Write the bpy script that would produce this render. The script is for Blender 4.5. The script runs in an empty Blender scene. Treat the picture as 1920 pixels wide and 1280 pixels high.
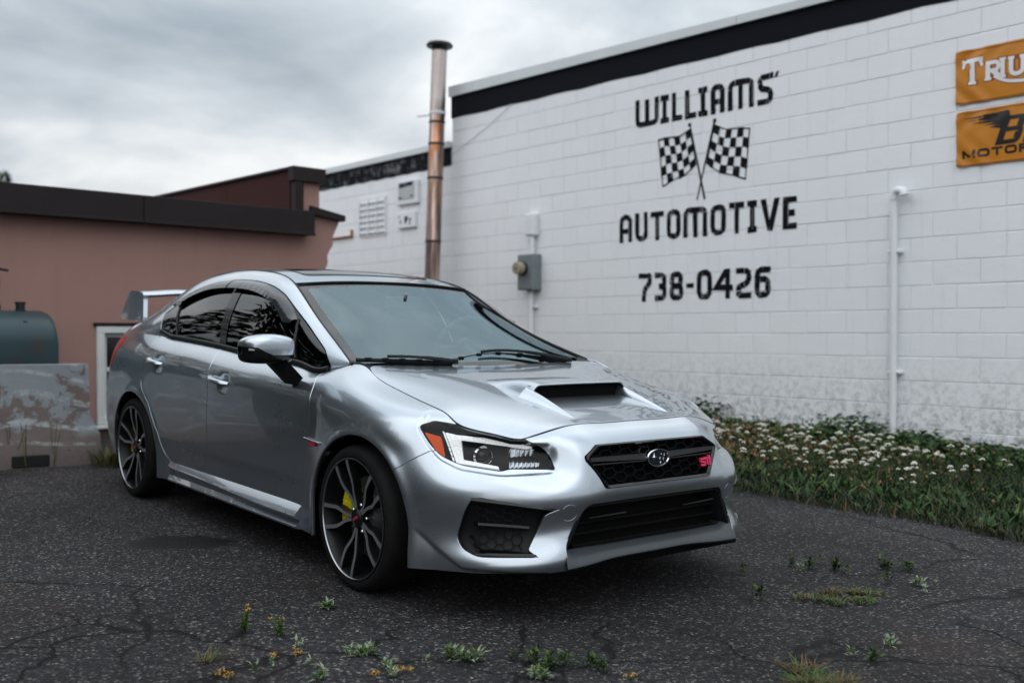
import bpy, bmesh, math, random
import numpy as np
from mathutils import Vector, Matrix
from mathutils.geometry import delaunay_2d_cdt
random.seed(7); rng = np.random.default_rng(7)
scene = bpy.context.scene; COL = scene.collection
# ---------- camera ----------
HC = 1.0849
cd = bpy.data.cameras.new('camera'); cam = bpy.data.objects.new('camera', cd); COL.objects.link(cam); scene.camera = cam
cam.location = (0, 0, HC); cam.rotation_euler = (math.radians(90)-15/1960., 0, 0)
cd.sensor_width = 36; cd.lens = 36*1960.13/1920; cd.clip_start = .05; cd.clip_end = 3000
cd.dof.use_dof = True; cd.dof.focus_distance = 4.35; cd.dof.aperture_fstop = 2.0
scene.render.resolution_x = 1024; scene.render.resolution_y = 682
# ---------- world: overcast sky ----------
SUN_EL, SUN_AZ = 44, 210          # degrees; azimuth of the sun measured from +Y towards +X
w = bpy.data.worlds.new('World'); scene.world = w; w.use_nodes = True
nt = w.node_tree; nt.nodes.clear(); L = nt.links.new
def wn(t, **k):
    n = nt.nodes.new(t)
    for a, b in k.items(): setattr(n, a, b)
    return n
sky = wn('ShaderNodeTexSky', sky_type='NISHITA', sun_disc=False, sun_elevation=math.radians(SUN_EL), sun_rotation=math.radians(SUN_AZ))
bg1 = wn('ShaderNodeBackground'); bg1.inputs[1].default_value = .09; L(sky.outputs[0], bg1.inputs[0])
tc = wn('ShaderNodeTexCoord'); sp = wn('ShaderNodeSeparateXYZ'); L(tc.outputs['Generated'], sp.inputs[0])
# project the direction onto a cloud layer overhead
mz = wn('ShaderNodeMath', operation='MAXIMUM'); L(sp.outputs[2], mz.inputs[0]); mz.inputs[1].default_value = 0.0
az = wn('ShaderNodeMath', operation='ADD'); L(mz.outputs[0], az.inputs[0]); az.inputs[1].default_value = .28
dx = wn('ShaderNodeMath', operation='DIVIDE'); L(sp.outputs[0], dx.inputs[0]); L(az.outputs[0], dx.inputs[1])
dy = wn('ShaderNodeMath', operation='DIVIDE'); L(sp.outputs[1], dy.inputs[0]); L(az.outputs[0], dy.inputs[1])
cb = wn('ShaderNodeCombineXYZ'); L(dx.outputs[0], cb.inputs[0]); L(dy.outputs[0], cb.inputs[1])
n1 = wn('ShaderNodeTexNoise'); n1.inputs['Scale'].default_value = 1.55; n1.inputs['Detail'].default_value = 7; n1.inputs['Roughness'].default_value = .52; n1.inputs['Distortion'].default_value = .35
mp = wn('ShaderNodeMapping'); mp.inputs[1].default_value = (2.503, -6.289, .4); L(cb.outputs[0], mp.inputs[0]); L(mp.outputs[0], n1.inputs[0])
rp = wn('ShaderNodeValToRGB'); L(n1.outputs[0], rp.inputs[0]); cr = rp.color_ramp
cr.elements[0].position = .26; cr.elements[0].color = (.27, .32, .365, 1)
cr.elements[1].position = .64; cr.elements[1].color = (.87, .885, .89, 1)
e = cr.elements.new(.49); e.color = (.58, .625, .66, 1)
bg2 = wn('ShaderNodeBackground'); L(rp.outputs[0], bg2.inputs[0])
# overcast luminance: the cloud deck is brighter towards the zenith (CIE overcast sky)
gr = wn('ShaderNodeMath', operation='MULTIPLY_ADD'); L(mz.outputs[0], gr.inputs[0]); gr.inputs[1].default_value = 1.75; gr.inputs[2].default_value = .76; L(gr.outputs[0], bg2.inputs[1])
mx = wn('ShaderNodeMixShader'); mx.inputs[0].default_value = .94; L(bg1.outputs[0], mx.inputs[1]); L(bg2.outputs[0], mx.inputs[2])
wo = wn('ShaderNodeOutputWorld'); L(mx.outputs[0], wo.inputs[0])
# ---------- sun behind the cloud ----------
sd = bpy.data.lights.new('sun', 'SUN'); sun = bpy.data.objects.new('sun', sd); COL.objects.link(sun)
sd.energy = 1.1; sd.angle = math.radians(100); sd.color = (1, .98, .96)
a, e_ = math.radians(SUN_AZ), math.radians(SUN_EL)
sun.rotation_euler = Vector((math.sin(a)*math.cos(e_), math.cos(a)*math.cos(e_), math.sin(e_))).to_track_quat('Z', 'Y').to_euler()
# ---------- film ----------
vs = scene.view_settings; vs.view_transform = 'Standard'; vs.look = 'None'; vs.exposure = 0.12; vs.gamma = 1; vs.use_curve_mapping = False
scene.render.engine = 'CYCLES'
scene.cycles.sample_clamp_indirect = 3.0; scene.cycles.caustics_reflective = False; scene.cycles.caustics_refractive = False; scene.cycles.blur_glossy = .6
import numpy as np
# ---------- numeric surface library ----------
def nspline(t, P, tt, clamp=None):
    """natural cubic spline through P (n,k) at knots t, evaluated at tt"""
    n = len(t); h = np.diff(t); A = np.zeros((n, n)); B = np.zeros((n,) + P.shape[1:])
    A[0, 0] = A[-1, -1] = 1.0
    for i in range(1, n - 1):
        A[i, i-1] = h[i-1]; A[i, i] = 2*(h[i-1]+h[i]); A[i, i+1] = h[i]
        B[i] = 6*((P[i+1]-P[i])/h[i] - (P[i]-P[i-1])/h[i-1])
    if clamp in ('a', 'ab'):      # zero slope in first segment direction given by symmetry
        A[0] = 0; A[0, 0] = 2*h[0]; A[0, 1] = h[0]; B[0] = 6*((P[1]-P[0])/h[0] - CL(P, 0, h))
    if clamp in ('b', 'ab'):
        A[-1] = 0; A[-1, -1] = 2*h[-1]; A[-1, -2] = h[-1]; B[-1] = 6*(CL(P, -1, h) - (P[-1]-P[-2])/h[-1])
    M = np.linalg.solve(A, B.reshape(n, -1)).reshape(B.shape)
    i = np.clip(np.searchsorted(t, tt) - 1, 0, n-2); sh = (-1,) + (1,)*(P.ndim-1)
    H = h[i].reshape(sh); a = (t[i+1]-tt).reshape(sh); b = (tt-t[i]).reshape(sh)
    return M[i]*a**3/(6*H) + M[i+1]*b**3/(6*H) + (P[i]/H - M[i]*H/6)*a + (P[i+1]/H - M[i+1]*H/6)*b
def CL(P, k, h):
    """mirror-symmetric end slope: only y may change across the centre plane"""
    d = (P[1]-P[0])/h[0] if k == 0 else (P[-1]-P[-2])/h[-1]
    d = d.copy(); d[..., 0] = 0; d[..., 2] = 0
    return d
def chord(G, axis):
    d = np.linalg.norm(np.diff(G, axis=axis), axis=-1)
    d = d.mean(axis=1-axis)
    return np.concatenate([[0], np.cumsum(d)])
def crv(P, n, clamp=None, power=1.0):
    P = np.asarray(P, float); t = np.concatenate([[0], np.cumsum(np.linalg.norm(np.diff(P, axis=0), axis=1)**power)])
    return nspline(t, P, np.linspace(0, t[-1], n), clamp)
def grid(G, nu, nv, cu=None, cv=None):
    G = np.asarray(G, float); tu = chord(G, 0); tv = chord(G, 1)
    A = nspline(tu, G, np.linspace(0, tu[-1], nu), cu)
    A = np.swapaxes(A, 0, 1)
    A = nspline(tv, A, np.linspace(0, tv[-1], nv), cv)
    return np.swapaxes(A, 0, 1)
class SM:
    """surface mesh: verts, normals, triangles"""
    def __init__(s, V, N, T): s.V, s.N, s.T = V, N, T
    def copy(s): return SM(s.V.copy(), s.N.copy(), s.T.copy())
def from_grid(V, flip=False, f=None):
    nu, nv = V.shape[:2]
    if f is not None: V = f(V)
    du = np.gradient(V, axis=0); dv = np.gradient(V, axis=1)
    N = np.cross(du, dv); N /= np.linalg.norm(N, axis=-1, keepdims=True) + 1e-12
    if flip: N = -N
    i = np.arange(nu*nv).reshape(nu, nv)
    a, b, c, d = i[:-1, :-1].ravel(), i[1:, :-1].ravel(), i[1:, 1:].ravel(), i[:-1, 1:].ravel()
    T = np.concatenate([np.stack([a, b, c], 1), np.stack([a, c, d], 1)])
    if flip: T = T[:, ::-1]
    return SM(V.reshape(-1, 3).copy(), N.reshape(-1, 3), T)
def compact(m):
    u, inv = np.unique(m.T, return_inverse=True)
    return SM(m.V[u], m.N[u], inv.reshape(-1, 3))
def cut(m, fn, refine=6):
    """split mesh along fn=0; returns (fn>=0 part, fn<0 part)"""
    f = fn(m.V); f = np.where(np.abs(f) < 1e-7, 1e-7, f); s = f >= 0
    T = m.T; k = s[T].sum(1)
    pos, neg = [T[k == 3]], [T[k == 0]]
    mix = T[(k > 0) & (k < 3)]
    if len(mix) == 0:
        return (compact(SM(m.V, m.N, pos[0])) if len(pos[0]) else None, compact(SM(m.V, m.N, neg[0])) if len(neg[0]) else None)
    sm = s[mix]; one_pos = sm.sum(1) == 1
    lone = np.where(one_pos, np.argmax(sm, 1), np.argmin(sm, 1))
    r = np.arange(len(mix)); a = mix[r, lone]; b = mix[r, (lone+1) % 3]; c = mix[r, (lone+2) % 3]
    E = np.concatenate([np.stack([a, b], 1), np.stack([a, c], 1)]); Es = np.sort(E, 1)
    U, inv = np.unique(Es, axis=0, return_inverse=True); inv = inv.ravel()
    p0, p1 = m.V[U[:, 0]], m.V[U[:, 1]]; f0, f1 = f[U[:, 0]], f[U[:, 1]]
    lo, hi = np.zeros(len(U)), np.ones(len(U)); t = f0/(f0-f1)
    for _ in range(refine):
        fm = fn(p0+(p1-p0)*t[:, None]); same = (fm >= 0) == (f0 >= 0)
        lo = np.where(same, t, lo); hi = np.where(same, hi, t); t = .5*(lo+hi)
    t = np.clip(t, .002, .998)[:, None]
    NV = p0+(p1-p0)*t; NN = m.N[U[:, 0]]*(1-t)+m.N[U[:, 1]]*t; NN /= np.linalg.norm(NN, axis=1, keepdims=True)+1e-12
    base = len(m.V); n = len(mix); ab = base+inv[:n]; ac = base+inv[n:]
    V = np.concatenate([m.V, NV]); N = np.concatenate([m.N, NN])
    t1 = np.stack([a, ab, ac], 1); t2 = np.concatenate([np.stack([ab, b, c], 1), np.stack([ab, c, ac], 1)])
    op2 = np.concatenate([one_pos, one_pos])
    pos += [t1[one_pos], t2[~op2]]; neg += [t1[~one_pos], t2[op2]]
    mk = lambda L: (lambda Q: compact(SM(V, N, Q)) if len(Q) else None)(np.concatenate(L))
    return mk(pos), mk(neg)
def sdpoly(P, poly):
    """signed distance of 2-D points P (n,2) to closed polygon; positive inside"""
    poly = np.asarray(poly, float); q = np.roll(poly, -1, 0); d2 = np.full(len(P), 1e9); ins = np.zeros(len(P), bool)
    for a, b in zip(poly, q):
        ab = b-a; t = np.clip(((P-a)@ab)/(ab@ab+1e-15), 0, 1); e = P-a-t[:, None]*ab
        d2 = np.minimum(d2, (e*e).sum(1))
        c = (a[1] > P[:, 1]) != (b[1] > P[:, 1])
        with np.errstate(divide='ignore', invalid='ignore'):
            xi = (b[0]-a[0])*(P[:, 1]-a[1])/(b[1]-a[1])+a[0]
        ins ^= c & (P[:, 0] < xi)
    d = np.sqrt(d2); return np.where(ins, d, -d)
def rpoly(pts, r=0.02, n=5):
    """round polygon corners; pts may carry own radius as third value"""
    out = []; m = len(pts)
    for i in range(m):
        p = np.array(pts[i][:2], float); rr = pts[i][2] if len(pts[i]) > 2 else r
        a = np.array(pts[i-1][:2], float)-p; b = np.array(pts[(i+1) % m][:2], float)-p
        la, lb = np.linalg.norm(a), np.linalg.norm(b); k = min(rr, .45*la, .45*lb)
        if k < 1e-5: out.append(p); continue
        A, B = p+a/la*k, p+b/lb*k
        for t in np.linspace(0, 1, n): out.append((1-t)**2*A+2*t*(1-t)*p+t*t*B)
    return np.array(out)
def boundary(T):
    E = np.concatenate([T[:, [0, 1]], T[:, [1, 2]], T[:, [2, 0]]])
    key = np.sort(E, 1); U, inv, cnt = np.unique(key, axis=0, return_inverse=True, return_counts=True)
    return E[cnt[inv.ravel()] == 1]
def flange(m, depth=.012, bev=.0015, skip=None):
    """turn the open edges of a panel inwards with a small rounded lip"""
    E = boundary(m.T)
    if skip is not None:
        sk = skip(m.V); E = E[~(sk[E[:, 0]] & sk[E[:, 1]])]
    if len(E) == 0: return m
    u, inv = np.unique(E, return_inverse=True); inv = inv.reshape(-1, 2)
    V0 = m.V[u]; N0 = m.N[u]; O = np.zeros_like(V0)
    tan = m.V[E[:, 1]]-m.V[E[:, 0]]; tan /= np.linalg.norm(tan, axis=1, keepdims=True)+1e-12
    for k in (0, 1):
        o = np.cross(tan, m.N[E[:, k]]); np.add.at(O, inv[:, k], o)
    O /= np.linalg.norm(O, axis=1, keepdims=True)+1e-12
    V1 = V0+O*bev*.6-N0*bev*.5; N1 = N0+O; N1 /= np.linalg.norm(N1, axis=1, keepdims=True)+1e-12
    V2 = V0+O*bev*.9-N0*bev*1.6; V3 = V0+O*bev*.9-N0*depth
    b = len(m.V); k = len(u)
    V = np.concatenate([m.V, V1, V2, V3]); N = np.concatenate([m.N, N1, O, O])
    i0, i1 = u[inv[:, 0]], u[inv[:, 1]]; a, c = inv[:, 0], inv[:, 1]; T = [m.T]
    lev = [None, b, b+k, b+2*k]
    for l in range(3):
        p0 = i0 if l == 0 else lev[l]+a; p1 = i1 if l == 0 else lev[l]+c
        q0, q1 = lev[l+1]+a, lev[l+1]+c
        T += [np.stack([p1, p0, q0], 1), np.stack([p1, q0, q1], 1)]
    return SM(V, N, np.concatenate(T))
def mirror(m):
    f = np.array([1, -1, 1.]); return SM(m.V*f, m.N*f, m.T[:, ::-1])
def join(*ms):
    V, N, T, o = [], [], [], 0
    for m in ms:
        if m is None: continue
        V.append(m.V); N.append(m.N); T.append(m.T+o); o += len(m.V)
    return SM(np.concatenate(V), np.concatenate(N), np.concatenate(T))
def sym(m):
    """join with own mirror image, welding the centre seam"""
    a, b = m, mirror(m); c = np.abs(a.V[:, 1]) < 1e-5
    idx = np.arange(len(b.V))+len(a.V); idx[c] = np.arange(len(a.V))[c]
    V = np.concatenate([a.V, b.V]); N = np.concatenate([a.N, b.N])
    j = np.where(c)[0]; V[j, 1] = 0; N[j, 1] = 0; N[j] /= np.linalg.norm(N[j], axis=1, keepdims=True)+1e-12
    return compact(SM(V, N, np.concatenate([a.T, idx[b.T]])))
def smooth01(t): t = np.clip(t, 0, 1); return t*t*(3-2*t)
# ---------- object helpers ----------
def tag(o, label=None, cat=None, group=None, kind=None):
    if label: o['label'] = label
    if cat: o['category'] = cat
    if group: o['group'] = group
    if kind: o['kind'] = kind
    return o
def empty(name, loc=(0, 0, 0), parent=None):
    o = bpy.data.objects.new(name, None); COL.objects.link(o); o.location = loc; o.parent = parent; o.empty_display_size = .1
    return o
def link(name, me, parent=None, loc=None):
    o = bpy.data.objects.new(name, me); COL.objects.link(o); o.parent = parent
    if loc is not None: o.location = loc
    return o
def addmats(me, mat):
    for m in (mat if isinstance(mat, (list, tuple)) else [mat]): me.materials.append(m)
def smobj(name, m, mat, parent=None):
    me = bpy.data.meshes.new(name); me.from_pydata(m.V.tolist(), [], m.T.tolist()); addmats(me, mat)
    me.polygons.foreach_set('use_smooth', [True]*len(me.polygons)); me.update()
    me.normals_split_custom_set_from_vertices(m.N.tolist())
    return link(name, me, parent)
class MB:
    """polygon collector"""
    def __init__(s): s.V, s.F, s.M = [], [], []
    def add(s, V, F, mi=0):
        o = len(s.V); s.V += [tuple(v) for v in V]; s.F += [tuple(i+o for i in f) for f in F]; s.M += [mi]*len(F); return s
    def box(s, c, d, R=None, mi=0, bev=0):
        hx, hy, hz = d[0]/2, d[1]/2, d[2]/2; b = min(bev, hx*.49, hy*.49, hz*.49)
        if b <= 0:
            V = [(x*hx, y*hy, z*hz) for x in (-1, 1) for y in (-1, 1) for z in (-1, 1)]
            F = [(0, 1, 3, 2), (4, 6, 7, 5), (0, 4, 5, 1), (2, 3, 7, 6), (0, 2, 6, 4), (1, 5, 7, 3)]
        else:
            V, F, idx = [], [], {}
            for x in (-1, 1):
                for y in (-1, 1):
                    for z in (-1, 1):
                        for ax in range(3):
                            q = [x*(hx-b), y*(hy-b), z*(hz-b)]; q[ax] = (x*hx, y*hy, z*hz)[ax]; idx[(x, y, z, ax)] = len(V); V.append(tuple(q))
            I = lambda x, y, z, a: idx[(x, y, z, a)]
            for sg in (-1, 1):
                F += [(I(sg, -1, -1, 0), I(sg, 1, -1, 0), I(sg, 1, 1, 0), I(sg, -1, 1, 0))[::sg], (I(-1, sg, -1, 1), I(-1, sg, 1, 1), I(1, sg, 1, 1), I(1, sg, -1, 1))[::sg], (I(-1, -1, sg, 2), I(1, -1, sg, 2), I(1, 1, sg, 2), I(-1, 1, sg, 2))[::sg]]
                for s2 in (-1, 1):
                    k = sg*s2
                    F += [(I(sg, s2, -1, 0), I(sg, s2, -1, 1), I(sg, s2, 1, 1), I(sg, s2, 1, 0))[::k], (I(sg, -1, s2, 2), I(sg, -1, s2, 0), I(sg, 1, s2, 0), I(sg, 1, s2, 2))[::-1][::-k], (I(-1, sg, s2, 1), I(-1, sg, s2, 2), I(1, sg, s2, 2), I(1, sg, s2, 1))[::k]]
                    for s3 in (-1, 1):
                        F.append((I(sg, s2, s3, 0), I(sg, s2, s3, 1), I(sg, s2, s3, 2))[::sg*s2*s3])
        if R is not None: V = [tuple(R @ Vector(v)) for v in V]
        return s.add([(v[0]+c[0], v[1]+c[1], v[2]+c[2]) for v in V], F, mi)
    def tube(s, P, r, n=8, caps=True, mi=0, flat=None):
        """sweep a circle (or flattened ellipse) along points P; r scalar or list"""
        P = [Vector(p) for p in P]; m = len(P); rs = [r]*m if not hasattr(r, '__len__') else r
        up = Vector((0, 0, 1)); V, prev = [], None
        for i in range(m):
            t = (P[min(i+1, m-1)]-P[max(i-1, 0)]).normalized()
            a = prev if prev is not None else (up if abs(t.z) < .95 else Vector((1, 0, 0)))
            u = t.cross(a)
            if u.length < 1e-6: u = t.cross(Vector((1, 0, 0)))
            u.normalize(); v = u.cross(t).normalized(); prev = v
            for k in range(n):
                an = 2*math.pi*k/n; c, d = math.cos(an), math.sin(an)*(flat if flat else 1)
                V.append(P[i]+u*(rs[i]*c)+v*(rs[i]*d))
        F = [(i*n+k, i*n+(k+1) % n, (i+1)*n+(k+1) % n, (i+1)*n+k) for i in range(m-1) for k in range(n)]
        if caps: F += [tuple(range(n))[::-1], tuple((m-1)*n+k for k in range(n))]
        return s.add(V, F, mi)
    def lathe(s, prof, n=32, M=None, mi=0, caps=False, arc=None):
        """prof: (radius, height) list spun about local z; M: matrix"""
        V, m = [], len(prof); full = arc is None; a0, a1 = (0, 2*math.pi) if full else arc; cnt = n if full else n+1
        for k in range(cnt):
            an = a0+(a1-a0)*k/n; V += [Vector((r*math.cos(an), r*math.sin(an), z)) for r, z in prof]
        if M is not None: V = [M @ v for v in V]
        F = [(k*m+i, ((k+1) % cnt)*m+i, ((k+1) % cnt)*m+i+1, k*m+i+1) for k in range(n) for i in range(m-1)]
        if caps: F += [tuple(k*m for k in range(cnt))[::-1], tuple(k*m+m-1 for k in range(cnt))]
        return s.add(V, F, mi)
    def prism(s, poly, f, h0, h1, mi=0, mside=None, cap0=True):
        """extrude a 2-D polygon; f maps (u,v,h) to 3-D"""
        n = len(poly); V = [f(p[0], p[1], h0) for p in poly]+[f(p[0], p[1], h1) for p in poly]
        s.add(V, [(i, (i+1) % n, n+(i+1) % n, n+i) for i in range(n)], mi if mside is None else mside)
        s.add([f(p[0], p[1], h1) for p in poly], [tuple(range(n))], mi)
        if cap0: s.add([f(p[0], p[1], h0) for p in poly], [tuple(range(n))[::-1]], mi if mside is None else mside)
        return s
    def sm(s, m, mi=0): return s.add(m.V, m.T.tolist(), mi)
    def obj(s, name, mat, parent=None, smooth=True, angle=35, bevel=0):
        me = bpy.data.meshes.new(name); me.from_pydata(s.V, [], s.F); addmats(me, mat)
        if max(s.M, default=0) > 0: me.polygons.foreach_set('material_index', s.M)
        me.validate(); me.update()
        bm = bmesh.new(); bm.from_mesh(me); bmesh.ops.remove_doubles(bm, verts=bm.verts, dist=1e-6); bmesh.ops.recalc_face_normals(bm, faces=bm.faces)
        for e in bm.edges:
            if len(e.link_faces) == 2 and e.calc_face_angle(0) > math.radians(angle): e.smooth = False
        for f in bm.faces: f.smooth = smooth
        bm.to_mesh(me); bm.free()
        return link(name, me, parent)
# ---------- material helpers ----------
def mat(name, col=(.5, .5, .5), rough=.5, metal=0, spec=.5, **k):
    m = bpy.data.materials.new(name); m.use_nodes = True; b = m.node_tree.nodes['Principled BSDF']
    b.inputs['Base Color'].default_value = (*col, 1); b.inputs['Roughness'].default_value = rough; b.inputs['Metallic'].default_value = metal
    b.inputs['Specular IOR Level'].default_value = spec
    for a, v in k.items(): b.inputs[a.replace('_', ' ')].default_value = v
    return m
class NT:
    """tiny node-graph helper"""
    def __init__(s, m): s.m = m; s.t = m.node_tree; s.b = s.t.nodes['Principled BSDF']
    def n(s, t, ins=None, **k):
        x = s.t.nodes.new(t)
        for a, b in k.items(): setattr(x, a, b)
        for a, b in (ins or {}).items():
            if hasattr(b, 'is_output'): s.t.links.new(b, x.inputs[a])
            else: x.inputs[a].default_value = b
        return x
    def link(s, a, b): s.t.links.new(a, b)
    def coord(s, scale=None, obj=True, loc=None):
        c = s.n('ShaderNodeTexCoord').outputs['Object' if obj else 'Generated']
        if scale is not None or loc is not None:
            mpn = s.n('ShaderNodeMapping', {0: c}); mpn.inputs[3].default_value = scale if scale is not None else (1, 1, 1)
            if loc is not None: mpn.inputs[1].default_value = loc
            c = mpn.outputs[0]
        return c
    def noise(s, vec, scale, detail=4, rough=.55, dist=0):
        return s.n('ShaderNodeTexNoise', {'Vector': vec, 'Scale': scale, 'Detail': detail, 'Roughness': rough, 'Distortion': dist}).outputs['Fac']
    def ramp(s, fac, stops, interp='LINEAR'):
        r = s.n('ShaderNodeValToRGB', {0: fac}); c = r.color_ramp; c.interpolation = interp
        while len(c.elements) < len(stops): c.elements.new(.5)
        for e, (p, col) in zip(c.elements, stops): e.position = p; e.color = (*col, 1) if hasattr(col, '__len__') else (col, col, col, 1)
        return r.outputs[0]
    def mix(s, f, a, b, mode='MIX'):
        x = s.n('ShaderNodeMix', data_type='RGBA', blend_type=mode)
        for i, v in ((0, f), (6, a), (7, b)):
            if hasattr(v, 'is_output'): s.t.links.new(v, x.inputs[i])
            else: x.inputs[i].default_value = v if not hasattr(v, '__len__') else ((*v, 1) if len(v) == 3 else v)
        return x.outputs[2]
    def math(s, op, a, b=None, clamp=False):
        x = s.n('ShaderNodeMath', operation=op, use_clamp=clamp)
        for i, v in ((0, a), (1, b)):
            if v is None: continue
            if hasattr(v, 'is_output'): s.t.links.new(v, x.inputs[i])
            else: x.inputs[i].default_value = v
        return x.outputs[0]
    def bump(s, h, strength=.3, dist=.01, normal=None):
        i = {'Height': h, 'Strength': strength, 'Distance': dist}
        if normal is not None: i['Normal'] = normal
        return s.n('ShaderNodeBump', i).outputs[0]
    def base(s, col): s.link(col, s.b.inputs['Base Color'])
    def rough(s, r): s.link(r, s.b.inputs['Roughness'])
    def normal(s, n): s.link(n, s.b.inputs['Normal'])
# ======================= PLACE =======================
GN = (.01602, -.01939, .99968)
def gz(x, y):
    """lot surface: gentle cross fall near the car, level further out"""
    z = -(GN[0]*(x-.0326)+GN[1]*(y-4.831))/GN[2]
    return .32*math.tanh(z/.32)+.024
W0 = Vector((-.787, 13.774, 0)); E1 = Vector((.6577, -.7533, 0)).normalized(); EN = Vector((-.7533, -.6577, 0)).normalized()
def wp(t, z, h=0): return W0+E1*t+EN*h+Vector((0, 0, z))
def wall_frame(o):
    """object axes: x along the wall, y into it, z up"""
    o.matrix_world = Matrix.Translation(W0) @ Matrix((E1, -EN, Vector((0, 0, 1)))).transposed().to_4x4(); return o
ZC = lambda k: 1.085+.2032*k
# ---------- materials ----------
def m_asphalt():
    m = mat('old_asphalt', (.03, .03, .032), .85, 0, .18); g = NT(m); c = g.coord()
    v = g.n('ShaderNodeTexVoronoi', {'Vector': c, 'Scale': 115.0, 'Randomness': 1.0}); sep = g.n('ShaderNodeSeparateColor', {0: v.outputs['Color']})
    stone = g.ramp(sep.outputs[0], [(0, (.0075, .0075, .009)), (.50, (.016, .0158, .018)), (.82, (.034, .033, .035)), (.94, (.085, .079, .076)), (1, (.20, .19, .18))])
    big = g.noise(c, 1.1, 5, .6); stone = g.mix(g.ramp(big, [(.3, .0), (.75, .55)]), stone, g.mix(.6, stone, (.030, .029, .031)))
    v2 = g.n('ShaderNodeTexVoronoi', {'Vector': c, 'Scale': 38.0}); s2 = g.n('ShaderNodeSeparateColor', {0: v2.outputs['Color']})
    chip = g.math('MULTIPLY', g.ramp(v2.outputs['Distance'], [(.16, 1), (.26, 0)]), g.ramp(s2.outputs[1], [(.92, 0), (.94, 1)]))
    chipc = g.ramp(s2.outputs[2], [(0, (.12, .11, .11)), (.6, (.22, .19, .17)), (1, (.33, .31, .30))])
    col = g.mix(chip, stone, chipc)
    rust = g.ramp(g.noise(c, .9, 6, .65, .6), [(.56, 0), (.68, .45)]); col = g.mix(rust, col, g.mix(.6, col, (.050, .030, .022)))
    wear = g.ramp(g.noise(c, .55, 6, .62, .4), [(.32, .60), (.5, 1.0), (.70, 1.55)]); col = g.n('ShaderNodeMix', {0: 1.0, 6: col, 7: wear}, data_type='RGBA', blend_type='MULTIPLY').outputs[2]
    dust = g.ramp(g.noise(g.n('ShaderNodeMapping', {0: c, 3: (1.6, 3.2, 1)}).outputs[0], 1.0, 8, .72, .8), [(.60, 0), (.74, .5)]); col = g.mix(dust, col, (.060, .054, .050))
    # cracks
    wv = g.n('ShaderNodeTexNoise', {'Vector': c, 'Scale': 3.5, 'Detail': 5.0}); wvec = g.n('ShaderNodeVectorMath', {0: wv.outputs['Color'], 1: (.34, .34, 0)}, operation='MULTIPLY').outputs[0]
    cc = g.n('ShaderNodeVectorMath', {0: c, 1: wvec}, operation='ADD').outputs[0]
    ed = g.n('ShaderNodeTexVoronoi', {'Vector': cc, 'Scale': 1.9}, feature='DISTANCE_TO_EDGE').outputs['Distance']
    near = g.n('ShaderNodeSeparateXYZ', {0: c}); msk = g.ramp(g.math('ADD', g.math('MULTIPLY', near.outputs[1], -.28), g.noise(c, 1.3, 3)), [(.0, 0), (1, 1)])
    yy = g.math('SUBTRACT', 3.92, near.outputs[1]); msk = g.ramp(g.math('ADD', yy, g.math('MULTIPLY', g.noise(c, .8, 3), .8)), [(.30, 0), (.55, 1)])
    crack = g.math('MULTIPLY', g.ramp(ed, [(.004, 1), (.020, 0)]), msk)
    ed2 = g.n('ShaderNodeTexVoronoi', {'Vector': cc, 'Scale': .55}, feature='DISTANCE_TO_EDGE').outputs['Distance']
    crack2 = g.math('MULTIPLY', g.ramp(ed2, [(.001, 1), (.006, 0)]), g.ramp(g.noise(c, .7, 2), [(.48, 0), (.56, 1)]))
    crack = g.math('MAXIMUM', crack, crack2)
    col = g.mix(crack, col, (.006, .006, .007))
    # oil stain
    d = g.n('ShaderNodeVectorMath', {0: c, 1: (-1.66, 5.16, .02)}, operation='SUBTRACT').outputs[0]; d = g.n('ShaderNodeVectorMath', {0: d, 1: (1.0, 1.9, 0)}, operation='MULTIPLY').outputs[0]
    ln_ = g.n('ShaderNodeVectorMath', {0: d}, operation='LENGTH').outputs['Value']; st = g.ramp(g.math('ADD', ln_, g.math('MULTIPLY', g.noise(c, 7, 4), .35)), [(.40, 1), (.50, 0)])
    col = g.mix(g.math('MULTIPLY', st, .93), col, (.004, .004, .005)); g.base(col)
    h = g.math('ADD', g.ramp(v.outputs['Distance'], [(0, 1), (.7, 0)]), g.math('MULTIPLY', chip, .8)); h = g.math('SUBTRACT', h, g.math('MULTIPLY', crack, 4.0))
    n1_ = g.bump(g.noise(c, 4, 5), .35, .02); g.normal(g.bump(h, .75, .004, n1_)); g.rough(g.ramp(st, [(0, .85), (1, .45)]))
    return m
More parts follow.
